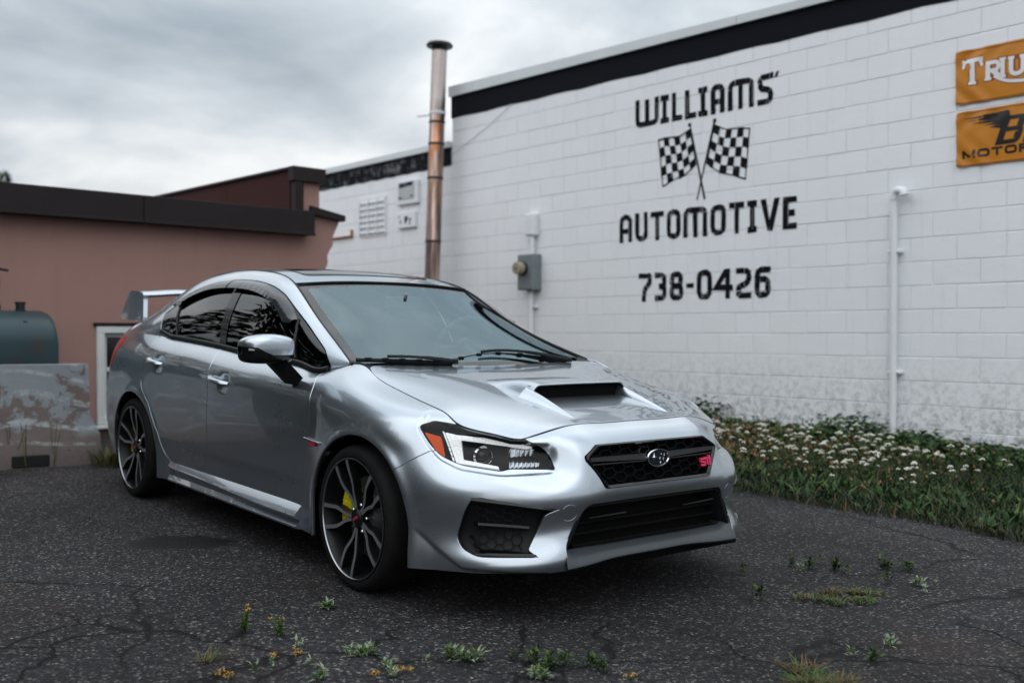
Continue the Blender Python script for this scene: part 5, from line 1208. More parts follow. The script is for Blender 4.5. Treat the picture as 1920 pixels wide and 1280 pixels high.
        b.add(V, [(i*m_+j, i*m_+j+1, (i+1)*m_+j+1, (i+1)*m_+j) for i in range(n) for j in range(m_-1)]+[tuple(n*m_+j for j in range(m_)), tuple(range(m_))[::-1]]); b.obj('side_skirt', P, root, angle=38)
    # ---- grille ----
    gx = lambda z: .822+(.680-z)*.325
    fg = lambda y, z, h: (gx(z)+h, y, z)
    b = MB(); n = len(GRP); inn = GRP*np.array([.955, 1])+0; c = np.array([0, .60]); inn = c+(GRP-c)*np.array([.95, .86])
    V = [fg(p[0], p[1], .006) for p in GRP]+[fg(p[0], p[1], .012) for p in c+(GRP-c)*np.array([.985, .955])]+[fg(p[0], p[1], .004) for p in inn]+[fg(p[0], p[1], -.03) for p in inn]+[fg(p[0], p[1], -.03) for p in GRP]
    b.add(V, [(r*n+i, r*n+(i+1) % n, (r+1)*n+(i+1) % n, (r+1)*n+i) for r in range(4) for i in range(n)])
    gr = b.obj('front_grille', M['gloss'], root)
    ins = lambda q: sdpoly(np.array([q]), inn)[0] > -.004
    b = MB()
    for a_, c_ in hexbars(-.36, .37, .505, .70, .070, .034, ins):
        p, q = np.array(fg(a_[0], a_[1], -.010)), np.array(fg(c_[0], c_[1], -.010)); d = q-p; l = np.linalg.norm(d); ang = math.atan2(d[2], d[1])
        Rm = Matrix.Rotation(ang, 3, 'X'); b.box((p+q)/2, (.016, l+.003, .0048), Rm)
    tag(b.obj('grille_mesh', M['gloss'], gr), kind='stuff')
    b = MB(); b.prism(GRP, fg, -.060, -.055); b.obj('grille_backing', M['void'], gr)
    b = MB()
    for s in (-1, 1):                                            # wing bars either side of the emblem
        b.add([fg(s*.055, .634, .010), fg(s*.055, .612, .014), fg(s*.345, .636, .004), fg(s*.345, .622, .006), fg(s*.055, .634, -.012), fg(s*.055, .612, -.012), fg(s*.345, .636, -.012), fg(s*.345, .622, -.012)],
              [(0, 2, 3, 1), (4, 5, 7, 6), (0, 4, 6, 2), (1, 3, 7, 5), (0, 1, 5, 4), (2, 6, 7, 3)])
        b.tube([fg(s*.05, .606, .008), fg(s*.34, .609, .002)], .0035, 6)
    b.obj('grille_bar', M['black'], gr)
    # emblem: chrome oval ring, enamel, six stars
    em = empty('emblem', parent=root); b = MB(); ez = .615; ex = gx(ez)+.016
    N_ = 40; ring = []
    for rr, h in ((1.0, -.022), (1.0, .004), (.97, .009), (.90, .009), (.86, .005)): ring += [(ex+h, .064*rr*math.cos(2*math.pi*k/N_), ez+.036*rr*math.sin(2*math.pi*k/N_)) for k in range(N_)]
    b.add(ring, [(r*N_+k, r*N_+(k+1) % N_, (r+1)*N_+(k+1) % N_, (r+1)*N_+k) for r in range(4) for k in range(N_)]); b.obj('emblem_ring', M['chrome'], em)
    b = MB(); b.add([(ex+.005, .0556*math.cos(2*math.pi*k/N_), ez+.0312*math.sin(2*math.pi*k/N_)) for k in range(N_)], [tuple(range(N_))]); b.obj('emblem_field', M['blueblack'], em)
    for (sy, sz, sr_) in ((-.026, .004, .0175), (.013, .0165, .0078), (.030, .012, .0078), (.006, .000, .0078), (.026, -.004, .0078), (.010, -.016, .0078)):
        b = MB(); pts = []
        for k in range(8):
            an = math.pi*k/4; r_ = sr_*(1.15 if k % 4 == 0 else 1.0) if k % 2 == 0 else sr_*.22; pts.append((ex+.0065, sy+r_*math.cos(an)*1.15, ez+sz+r_*math.sin(an)))
        b.add(pts+[(ex+.011, sy, ez+sz)], [(k, (k+1) % 8, 8) for k in range(8)]); b.obj('emblem_star', M['chrome'], em, angle=10)
    # grille badge
    b = MB()
    def strokes(S, o, sx, sz, th, hh):
        for st in S:
            for (a0, b0), (a1, b1) in zip(st[:-1], st[1:]):
                p, q = np.array([a0*sx, b0*sz]), np.array([a1*sx, b1*sz]); d = q-p; l = np.linalg.norm(d); n_ = np.array([-d[1], d[0]])/l*th/2; d = d/l*th*.35
                quad = [p-d-n_, q+d-n_, q+d+n_, p-d+n_]; b.prism([(o[0]+v[0]+v[1]*.12, o[1]+v[1]) for v in quad], fg, 0, hh)
    SS = [[(1, 1), (0, 1), (0, .5), (1, .5), (1, 0), (0, 0)]]; TT = [[(0, 1), (1, 1)], [(.5, 1), (.5, 0)]]; II = [[(.5, 0), (.5, 1)]]
    strokes(SS, (.256, .566), .022, .024, .0075, .010); strokes(TT, (.284, .569), .017, .023, .0075, .0105); strokes(II, (.299, .566), .015, .034, .008, .011)
    b.obj('grille_badge', M['pink'], root)
    # ---- lower grille, lip ----
    b = MB(); fl = lambda y, z, h: (.862-.02*(abs(y)/.45)**3+h, y, z); n = len(LGP); c = np.array([0, .36]); top_i = LGP[LGP[:, 1] > .2]
    half = [(-.446, .245), (-.458, .30), (-.385, .440), (-.358, .452), (.358, .452), (.385, .440), (.458, .30), (.446, .245)]; outp = [(-.468, .24), (-.474, .313), (-.390, .455), (-.363, .4705), (.363, .4705), (.390, .455), (.474, .313), (.468, .24)]
    V = [fl(y, z, .002) for y, z in outp]+[fl(y, z, .000) for y, z in half]+[fl(y*.93, (z-.36)*.9+.36, -.075) for y, z in half]
    b.add(V, [(r*8+i, r*8+i+1, (r+1)*8+i+1, (r+1)*8+i) for r in (0, 1) for i in range(7)])
    lg = b.obj('lower_grille', M['black'], root, angle=30)
    b = MB(); b.prism([(-.43, .235), (-.44, .30), (-.36, .445), (.36, .445), (.44, .30), (.43, .235)], fl, -.085, -.08); b.obj('lower_grille_backing', M['void'], lg)
    b = MB()
    for y0, y1 in ((-.350, -.165), (.165, .355)): b.tube([fl(y0, .408, -.012), fl((y0+y1)/2, .412, -.008), fl(y1, .414, -.010)], [.004, .007, .007], 8, flat=.55)
    b.obj('lower_grille_fin', M['black'], lg)
    b = MB()
    for z in (.30, .345, .385): b.box((.80, 0, z), (.02, .80, .010), bev=.003)
    b.obj('lower_grille_slat', M['void'], lg)
    b = MB(); n = 40; prof = []
    for k in range(n+1):
        y = -.478+.956*k/n; a = abs(y)/.478; x0 = .846+.026*smooth01((a-.45)/.55)-.006*a; lift = .030*smooth01((a-.90)/.10); dz = -.008*smooth01((a-.3)/.5)
        prof.append([(x0-.055, y*.985, .292+lift), (x0-.018, y*.99, .276+lift+dz*.5), (x0+.006, y, .256+dz), (x0+.008, y, .246+dz), (x0-.004, y, .236+dz), (x0-.08, y, .226)])
    V = [p for r in prof for p in r]; b.add(V, [(k*6+j, k*6+j+1, (k+1)*6+j+1, (k+1)*6+j) for k in range(n) for j in range(5)]); b.obj('front_lip', M['lipgrey'], root, angle=50)
    # ---- fog-lamp pockets ----
    for s in (0, 1):
        f = (lambda m: m) if s == 0 else mirror; sg = -1 if s == 0 else 1
        fo = smobj('bumper_vent', f(pocket(fog, .050)), M['black'], root)
        fs = hlskin; b = MB()
        ins = lambda q: sdpoly(np.array([q]), FOGP)[0] > .020 and q[0] < .10 and q[0] > -.16
        for a_, c_ in hexbars(-.17, .16, .295, .475, .062, .030, ins):
            p, q = fs(*a_, -.034), fs(*c_, -.034); b.tube([p, q], .0026, 5)
        ob = (b if s == 0 else mirror_mb(b)).obj('vent_mesh', M['black'], fo); tag(ob, kind='stuff')
        b = MB()
        for pa in (((.11, .385), (-.05, .383), (-.19, .378)), ((.13, .345), (.09, .308), (.02, .300), (-.20, .293))):
            b.tube([fs(a_, z_, -.020 if i_ else -.036) for i_, (a_, z_) in enumerate(crv(np.array(pa), 12))], .006, 6, flat=1.6)
        b.tube([fs(a_, z_, -.006) for a_, z_ in crv(np.array([(.12, .484), (-.05, .474), (-.325, .450)]), 16)], [.012]*8+[.010]*6+[.006, .004], 6)
        b.tube([fs(a_, z_, -.004) for a_, z_ in crv(np.array([(.09, .284), (-.08, .286), (-.235, .287)]), 16)], [.006]*3+[.010]*12+[.004], 6)
        (b if s == 0 else mirror_mb(b)).obj('vent_blade', M['gloss'], fo)
    # ---- headlights ----
    for s in (0, 1):
        f = (lambda m: m) if s == 0 else mirror
        he = empty('headlight', parent=root)
        house = pocket(hl, .060, (-.72, .60, -.35)); smobj('housing', f(house), M['hldark'], he)
        def piece(poly, d0, th, name, mt):
            m = cut(hl, lambda V: sdpoly(az_(V), poly))[0]
            if m is None: return
            smobj(name, f(flange(offset(m, -d0), th, .0012)), mt, he)
        ot = M['drl']
        piece(rpoly([(.417,.717),(.320,.702),(.284,.630),(.336,.650)], .008), .010, .02, 'amber_reflector', M['amber'])
        # C-shaped light guide
        piece(rpoly([(.297,.721),(-.186,.668),(-.150,.664),(-.02,.675),(.210,.693),(.186,.622),(-.006,.606),(-.015,.598),(.220,.611)], .004), .012, .02, 'light_guide', M['drl'])
        piece(rpoly([(.312,.724),(.303,.723),(.226,.609),(.234,.609)], .002), .008, .03, 'light_guide_rim', M['satin'])
        # projector lamp
        axis = Vector((.80, -.60, 0)) if False else Vector((.93, -.36, 0)).normalized()
        c = Vector(hlskin(.091, .645, -.046)); Rm = axis.to_track_quat('Z', 'Y').to_matrix().to_4x4()
        b = MB(); b.lathe([(.044, -.03), (.040, .010), (.034, .016), (.030, .012), (.028, .004)], 32, Matrix.Translation(c) @ Rm)
        (b if s == 0 else mirror_mb(b)).obj('projector_bezel', M['chrome'], he)
        b = MB(); b.lathe([(.028, .002), (.025, .011), (.017, .017), (.008, .020), (.0, .021)], 28, Matrix.Translation(c) @ Rm)
        (b if s == 0 else mirror_mb(b)).obj('projector_lens', M['gloss'], he)
        for (a0, a1, z0, z1, n) in ((-.046, -.202, .670, .643, 6), (-.046, -.232, .633, .610, 8)):
            b = MB()
            for k in range(n):
                t = k/n; aa = a0+(a1-a0)*t; ab = a0+(a1-a0)*(t+.88/n); zt = z0-.010*t
                for (q0, q1, e0, e1) in ((aa, ab, 0, 1),):
                    P4 = [hlskin(q0, z1, -.040), hlskin(q1, z1, -.022), hlskin(q1, zt, -.020), hlskin(q0, zt, -.042)]; b.add(P4, [(0, 1, 2, 3)])
                    b.add([P4[1], hlskin(q1-.004, z1, -.045), hlskin(q1-.004, zt, -.045), P4[2]], [(0, 1, 2, 3)])
            (b if s == 0 else mirror_mb(b)).obj('reflector', M['chrome'], he, smooth=False)
        smobj('headlight_lens', f(flange(hl, .003, .0012)), M['lens'], he)
    # ---- wing ----
    sp_ = empty('rear_spoiler', parent=root)
    for s in (-1, 1):
        b = MB(); poly = [(-3.375, 1.278), (-3.535, 1.292), (-3.56, 1.27), (-3.60, 1.12), (-3.585, 1.096), (-3.33, 1.082), (-3.30, 1.10), (-3.36, 1.262)]
        b.prism(rpoly(poly, .012, 4), lambda u, v, h: (u, s*(h+(1.19-v)*.20-(u+3.6)*.17+.02), v), .586, .614); b.obj('spoiler_end_plate', P, sp_, angle=30)
        b = MB(); b.tube([(-3.25, s*.56, 1.045), (-3.30, s*.575, 1.07), (-3.37, s*.595, 1.10)], [.030, .026, .024], 10, flat=.7); b.obj('spoiler_foot', P, sp_)
    n = 30; V = []
    for k in range(n+1):
        y = -.593+1.186*k/n; a = abs(y)/.593; zz = 1.262+.018*smooth01((1-a)/.5)-.0; 
        V += [(-3.320, y, zz-.003), (-3.345, y, zz+.017), (-3.45, y, zz+.026), (-3.56, y, zz+.024), (-3.565, y, zz+.012), (-3.45, y, zz-.010), (-3.35, y, zz-.019)]
    b = MB(); b.add(V, [(k*7+j, k*7+(j+1) % 7, (k+1)*7+(j+1) % 7, (k+1)*7+j) for k in range(n) for j in range(7)]); b.obj('spoiler_blade', P, sp_, angle=50)
    # ---- fender badge ----
    b = MB(); b.box((-.345, -.8935, .612), (.135, .010, .010), Matrix.Rotation(.07, 3, 'Y'), bev=.003); fb = b.obj('fender_badge', M['satin'], root)
    b = MB(); b.box((-.338, -.892, .600), (.055, .008, .020), Matrix.Rotation(.07, 3, 'Y'), bev=.002); b.obj('badge_letter_plate', M['red'], fb)
    # ---- wheels ----
    def wheel_parts(rot, name):
        """wheel about local z = outward axis"""
        parts = []
        b = MB(); b.lathe([(.236, -.205), (.256, -.214), (.282, -.206), (.296, -.190), (.3015, -.165), (.303, -.10), (.3015, -.040), (.297, -.020), (.285, -.004), (.268, .002), (.254, -.001), (.247, -.010)], 72)
        for gz_ in (-.145, -.105, -.065): pass
        parts.append(('tyre', b, M['rubber']))
        b = MB(); b.lathe([(.246, -.008), (.2495, -.002), (.2495, .002), (.245, .003), (.2425, -.001)], 72); parts.append(('rim_edge', b, M['lipbright']))
        b = MB(); b.lathe([(.2425, -.001), (.2365, -.012), (.232, -.03), (.222, -.06), (.215, -.13), (.225, -.20), (.24, -.205)], 64); b.lathe([(.205, -.128), (.0, -.128)], 48); parts.append(('rim_barrel', b, M['rimdark']))
        b = MB(); b.lathe([(.168, -.098), (.168, -.085), (.10, -.085), (.095, -.075), (.085, -.055), (.0, -.055)], 48); parts.append(('brake_disc', b, M['disc']))
        return parts
    def spoke(k, rot):
        b = MB(); th = rot+2*math.pi*k/5
        fz = lambda r: -.026+.024*smooth01((r-.05)/.185)
        for sd_ in (-1, 1):
            pl = np.array([(.036, .004), (.070, .010), (.105, .019), (.140, .036), (.185, .043), (.2385, .047)]); wd = np.array([.018, .017, .017, .019, .020, .024]); pl = crv(pl, 14); wv = np.interp(np.linspace(0, 5, 14), range(6), wd)
            L_, R_p = [], []
            for i in range(14):
                d = pl[min(i+1, 13)]-pl[max(i-1, 0)]; d /= np.linalg.norm(d); n_ = np.array([-d[1], d[0]])*wv[i]/2; L_.append(pl[i]+n_); R_p.append(pl[i]-n_)
            def T3(q, h): x, y = q[0], q[1]*sd_; return (x*math.cos(th)-y*math.sin(th), x*math.sin(th)+y*math.cos(th), h)
            V = []
            for i in range(14):
                r = np.linalg.norm(pl[i]); z = fz(r); e = .0022
                l, rr_, c = L_[i], R_p[i], pl[i]
                V += [T3(l, z-.036), T3(l, z-e), T3(l+(c-l)*.22, z), T3(rr_+(c-rr_)*.22, z), T3(rr_, z-e), T3(rr_, z-.036)]
            F, Mi = [], []
            for i in range(13):
                for j in range(5): F.append((i*6+j, (i+1)*6+j, (i+1)*6+j+1, i*6+j+1)); Mi.append(1 if j == 2 else 0)
            o = len(b.V); b.V += V; b.F += [tuple(q+o for q in f_) for f_ in F]; b.M += Mi
        return b
    for (wx, wy, rot, nm) in ((0, -.886, 42, 'f'), (-2.65, -.890, 86, 'r'), (0, .886, 15, 'f'), (-2.65, .890, 50, 'r')):
        sg = -1 if wy < 0 else 1
        we = empty('wheel', (wx, wy, .327), root)
        we.rotation_euler = (math.radians(90)*(1 if sg < 0 else -1), 0, 0)      # local z -> outwards
        for nm_, b, mt in wheel_parts(rot, nm): b.obj(nm_, mt, we, angle=40)
        for k in range(5): spoke(k, math.radians(rot)).obj('spoke', [M['rimdark'], M['machined']], we, angle=25)
        b = MB(); b.lathe([(.040, -.04), (.040, -.022), (.036, -.018), (.031, -.0185), (.029, -.021)], 32); b.lathe([(.029, -.021), (.026, -.018), (0, -.0165)], 32); b.obj('centre_cap', M['rimdark'], we)
        b = MB(); b.box((0, 0, -.0158), (.034, .012, .002), Matrix.Rotation(.5, 3, 'Z'), bev=.0008); b.obj('cap_logo', M['red'], we)
        for k in range(5):
            b = MB(); an = math.radians(rot+36)+2*math.pi*k/5; b.lathe([(.0085, -.05), (.0085, -.034), (.006, -.031), (0, -.031)], 6, Matrix.Translation((.056*math.cos(an), .056*math.sin(an), 0)))
            b.obj('lug_nut', M['chrome'], we)
        # caliper sits towards the rear of the disc
        b = MB(); a0, a1 = math.radians(122), math.radians(196); prof = [(.112, -.085), (.112, -.066), (.118, -.058), (.178, -.056), (.186, -.064), (.186, -.085)]
        b.lathe(prof, 14, arc=(a0, a1)); b.add([Vector((r*math.cos(a), r*math.sin(a), z)) for a in (a0, a1) for r, z in prof], [tuple(range(6)), tuple(range(11, 5, -1))]); 
        for an in (150, 168): b.box((.15*math.cos(math.radians(an)), .15*math.sin(math.radians(an)), -.057), (.03, .03, .008), Matrix.Rotation(math.radians(an), 3, 'Z'), bev=.003)
        b.obj('brake_caliper', M['yellow'], we)
    # ---- wheel-house liners, floor ----
    for A in (ARF, ARR):
        for s in (-1, 1):
            b = MB(); n = 24; V = []
            for k in range(n+1):
                an = -.5+(math.pi+1.0)*k/n; x = A[0]+(A[2]+.004)*math.cos(an); z = A[1]+(A[3]+.004)*math.sin(an)
                V += [(x, s*.865, z), (x, s*.60, z)]
            b.add(V, [(2*k, 2*k+1, 2*k+3, 2*k+2) for k in range(n)]); b.add(V[1::2], [tuple(range(n+1))])
            b.obj('wheel_arch_liner', M['void'], root)
    b = MB(); b.box((-1.32, 0, .235), (4.2, 1.18, .09)); b.box((-1.33, 0, .23), (1.70, 1.66, .085)); b.box((.62, 0, .40), (.30, 1.0, .26)); b.box((-3.2, 0, .45), (.5, 1.2, .3)); b.obj('underbody', M['void'], root)
    # ---- cabin ----
    b = MB(); b.box((-.62, 0, .80), (.55, 1.36, .20), bev=.06); b.box((-.74, .37, .90), (.26, .40, .10), bev=.04); b.box((-1.3, 0, .40), (2.4, 1.40, .10)); b.box((-.95, 0, .60), (.9, .24, .26), bev=.04); b.obj('dashboard', M['interior'], root)
    for y in (-.37, .37):
        b = MB(); b.box((-1.30, y, .55), (.52, .50, .16), bev=.06); b.box((-1.60, y, .86), (.16, .48, .62), Matrix.Rotation(-.25, 3, 'Y'), bev=.06); b.box((-1.70, y, 1.20), (.10, .26, .17), Matrix.Rotation(-.2, 3, 'Y'), bev=.045); b.obj('seat', M['seat'], root)
    b = MB(); b.box((-2.25, 0, .55), (.5, 1.2, .18), bev=.05); b.box((-2.52, 0, .86), (.16, 1.2, .55), Matrix.Rotation(-.35, 3, 'Y'), bev=.05); b.obj('rear_seat', M['seat'], root)
    b = MB(); cst = Vector((-.98, .37, .985)); ax = Vector((-.92, 0, .40)).normalized(); q = ax.to_track_quat('Z', 'Y').to_matrix().to_4x4()
    pts = [Matrix.Translation(cst) @ q @ Vector((.178*math.cos(t), .178*math.sin(t), 0)) for t in np.linspace(0, 2*math.pi, 33)]; b.tube(pts, .015, 8, caps=False)
    b.lathe([(.0, .01), (.055, .008), (.06, -.03)], 16, Matrix.Translation(cst) @ q)
    for an in (0, math.pi, 1.5*math.pi): b.tube([cst, Matrix.Translation(cst) @ q @ Vector((.17*math.cos(an), .17*math.sin(an), 0))], .014, 6)
    b.tube([cst, cst-ax*.3], .03, 8); b.obj('steering_wheel', M['interior'], root)
    b = MB(); b.box((-1.02, 0, 1.225), (.02, .22, .06), Matrix.Rotation(.2, 3, 'Y'), bev=.01); b.tube([(-1.0, 0, 1.25), (-.99, 0, 1.27)], .01, 6); b.obj('rear_view_mirror', M['interior'], root)
    return root
CAR = build_car()
# ======================= PLANTS =======================
def leafmat(name, a, b, rough=.6):
    m = mat(name, a, rough, 0, .3); g = NT(m); c = g.n('ShaderNodeNewGeometry').outputs['Position']
    g.base(g.mix(g.noise(c, 9, 3), a, b)); g.b.inputs['Subsurface Weight'].default_value = 0
    return m
LG = leafmat('grass_green', (.012, .032, .006), (.036, .062, .012)); LD = leafmat('grass_dark', (.005, .015, .004), (.012, .028, .007)); LB = leafmat('grass_dry', (.075, .042, .016), (.16, .092, .038))
LS = leafmat('leaf_silver', (.15, .20, .12), (.29, .35, .24)); LM = leafmat('leaf_mid', (.040, .090, .016), (.085, .14, .030)); LY = mat('flower_yellow', (.62, .30, .01), .6); LW = leafmat('flower_white', (.66, .65, .56), (.84, .83, .76)); LST = leafmat('stem', (.04, .06, .018), (.08, .09, .03))
LO = leafmat('ground_leaf', (.010, .036, .008), (.030, .068, .014)); LR = leafmat('seed_brown', (.16, .075, .035), (.34, .19, .10))
def blade(b, p, H, lean, az, wd, mi, bend=1.6):
    c, s = math.cos(az), math.sin(az); px, py, pz = (float(q) for q in p); V = []
    for t, k in ((0, 1), (.45, .9), (.8, .55)):
        r = lean*H*t**bend; z = pz+H*t*(1-.25*lean*t); w_ = wd/2*k; V += [(px+c*r+s*w_, py+s*r-c*w_, z), (px+c*r-s*w_, py+s*r+c*w_, z)]
    V.append((px+c*lean*H, py+s*lean*H, pz+H*(1-.25*lean)))
    b.add(V, [(0, 1, 3, 2), (2, 3, 5, 4), (4, 5, 6)], mi)
def leaf(b, p, d, up, L_, wd, mi, fold=.25):
    dx, dy, dz = (float(q) for q in d); l = math.sqrt(dx*dx+dy*dy+dz*dz)+1e-9; dx /= l; dy /= l; dz /= l; ux, uy, uz = up
    sx, sy, sz = dy*uz-dz*uy, dz*ux-dx*uz, dx*uy-dy*ux; l = math.sqrt(sx*sx+sy*sy+sz*sz)+1e-9; sx /= l; sy /= l; sz /= l
    nx, ny, nz = sy*dz-sz*dy, sz*dx-sx*dz, sx*dy-sy*dx; px, py, pz = (float(q) for q in p); h, f = wd/2, fold*wd
    P = lambda a, c, e: (px+dx*a+sx*c+nx*e, py+dy*a+sy*c+ny*e, pz+dz*a+sz*c+nz*e)
    b.add([(px, py, pz), P(L_*.45, h, f), P(L_*.5, 0, 0), P(L_*.45, -h, f), P(L_, 0, -.15*L_)], [(0, 1, 2), (0, 2, 3), (1, 4, 2), (2, 4, 3)], mi)
def quick(b, name, mats, parent=None):
    me = bpy.data.meshes.new(name); me.from_pydata(b.V, [], b.F); addmats(me, mats); me.polygons.foreach_set('material_index', b.M); me.update(); return link(name, me, parent)
def build_verge():
    R = random.Random(11); b = MB()
    def edge(t): return 2.87+.05*math.sin(t*2.3)+.04*math.sin(t*5.1+1)
    n = 0
    while n < 46000:
        t = R.uniform(1.2, 8.6); h = R.uniform(.02, edge(t)+.03)
        if t < 3 and R.random() < .6: continue
        f = h/2.87; H = R.uniform(.04, .12)*(1.15-.45*f)*(1.7 if R.random() < .08 else 1); p = wp(t, verge_z(t, h)-.005, h)
        dry = math.exp(-((t-4.1)/1.0)**2-((h-1.0)/.8)**2)*.75+.05+(.22 if h > edge(t)-.05 else 0); mi = 2 if R.random() < dry else (0 if R.random() < .45 else 1)
        blade(b, p, H, R.uniform(.2, 1.1), R.uniform(0, 6.283), R.uniform(.004, .009), mi); n += 1
    tag(quick(b, 'verge_grass', [LG, LD, LB]), 'rough grass, green and dried brown, on verge below the white wall', 'grass', kind='stuff')
    b = MB()                                                     # leafy ground cover against the wall
    for _ in range(760):
        t = R.uniform(2.2, 8.6); h = abs(R.gauss(.35, .35))+.06; H = R.uniform(.05, .15)*(.75+.55*(.5+.5*math.sin(t*3.1+1))*(.6+.4*math.sin(t*7.7))+(.55 if 3.0 < t < 4.5 or 5.85 < t < 6.2 else 0))
        if h > 1.1: continue
        p = np.array(wp(t, verge_z(t, h), h)); k = R.randrange(9, 20)
        for _ in range(k):
            q = p+np.array([R.gauss(0, .08), R.gauss(0, .08), H*R.uniform(.25, 1.15)]); az = R.uniform(0, 6.283); leaf(b, q, (math.cos(az), math.sin(az), R.uniform(-.5, .5)), (R.uniform(-.4, .4), R.uniform(-.4, .4), 1), R.uniform(.04, .085), R.uniform(.03, .06), 0 if R.random() < .75 else 1)
    for _ in range(260):
        t = R.uniform(3.6, 8.4); h = R.uniform(1.5, 2.85); p = np.array(wp(t, verge_z(t, h), h))
        for _ in range(R.randrange(5, 11)):
            az = R.uniform(0, 6.283); el = R.uniform(.2, 1.2); leaf(b, p+np.array([R.gauss(0, .03), R.gauss(0, .03), .01]), (math.cos(az)*math.cos(el), math.sin(az)*math.cos(el), math.sin(el)), (0, 0, 1), R.uniform(.06, .14), R.uniform(.014, .03), 0 if R.random() < .8 else 1)
    tag(quick(b, 'ground_cover', [LO, LM]), 'dark leafy ground cover along the foot of the white wall', 'plants', kind='stuff')
    b = MB()                                                     # brown clover and seed heads
    for _ in range(1700):
        t = R.gauss(5.0, 1.1); h = R.uniform(.55, 2.4); 
        if not 3.2 < t < 8.2: continue
        H = R.uniform(.05, .16); p = np.array(wp(t, verge_z(t, h), h)); q = p+np.array([R.gauss(0, .015), R.gauss(0, .015), H]); r_ = R.uniform(.005, .011)
        b.add([q+np.array(v)*r_ for v in ((1, 0, 0), (0, 1, 0), (-1, 0, 0), (0, -1, 0), (0, 0, 1.7), (0, 0, -1))], [(0, 1, 4), (1, 2, 4), (2, 3, 4), (3, 0, 4), (1, 0, 5), (2, 1, 5), (3, 2, 5), (0, 3, 5)], 0); blade(b, p, H, .05, 0, .0025, 1)
    tag(quick(b, 'seed_heads', [LR, LST]), 'brown withered clover heads scattered through the verge grass', 'seed heads', kind='stuff')
    # yarrow
    protos = []
    for v in range(6):
        H = .12+.028*v; st, hd = MB(), MB(); dxy = np.array([R.uniform(-.03, .03), R.uniform(-.03, .03), H]); st.tube([(0, 0, -.01), tuple(dxy*.5+np.array([.004, 0, 0])), tuple(dxy)], [.0025, .002, .0018], 4)
        for _ in range(7): z_ = R.uniform(.1, .8)*H; az = R.uniform(0, 6.28); leaf(st, dxy*(z_/H), (math.cos(az), math.sin(az), .5), (0, 0, 1), R.uniform(.03, .06), .010, 0)
        rr = R.uniform(.013, .024)
        for k in range(16):
            a_ = 2.4*k; r_ = rr*math.sqrt(k/15.); q = dxy+np.array([r_*math.cos(a_), r_*math.sin(a_)*.9, .010-.010*(r_/rr)**2+R.uniform(-.003, .003)]); e = R.uniform(.0032, .0055)
            hd.add([q+np.array([e*math.cos(u), e*math.sin(u), R.uniform(-.0015, .0015)]) for u in np.linspace(0, 6.283, 7)[:-1]]+[q+np.array([0, 0, .003])], [(i, (i+1) % 6, 6) for i in range(6)])
            if k % 3 == 0: st.tube([tuple(dxy*.86), tuple(q-np.array([0, 0, .002]))], .0012, 3)
        m1 = bpy.data.meshes.new('stem'); m1.from_pydata(st.V, [], st.F); m1.materials.append(LST); m2 = bpy.data.meshes.new('flower_head'); m2.from_pydata(hd.V, [], hd.F); m2.materials.append(LW); protos.append((m1, m2))
    n = 0
    while n < 270:
        t = R.choice((R.gauss(6.9, .5), R.gauss(6.6, .6), R.gauss(5.4, .6), R.uniform(4.4, 7.8))); h = R.choice((R.gauss(1.4, .35), R.gauss(1.8, .4), R.uniform(1.0, 2.6)))
        if not (3.9 < t < 7.8 and .55 < h < 2.45): continue
        p = wp(t, verge_z(t, h), h); m1, m2 = R.choice(protos); o = link('yarrow', m1, None, p); o.rotation_euler = (R.gauss(0, .1), R.gauss(0, .1), R.uniform(0, 6.28)); s = R.uniform(.8, 1.2); o.scale = (s, s, s)
        o2 = link('flower_head', m2, o); tag(o, 'white flat-headed yarrow flower standing in the verge grass', 'flower', 'white yarrow on the verge'); n += 1
build_verge()
def gpt(px, py):
    """lot position from bearing and drop below the horizon (survey of the photograph)"""
    d = Vector(((px-960)/1960.13, 1, -(py-625)/1960.13)); n = Vector(GN); c0 = Vector((0, 0, HC)); k = -(n.dot(c0-Vector((.0326, 4.831, .024))))/n.dot(d); return c0+d*k
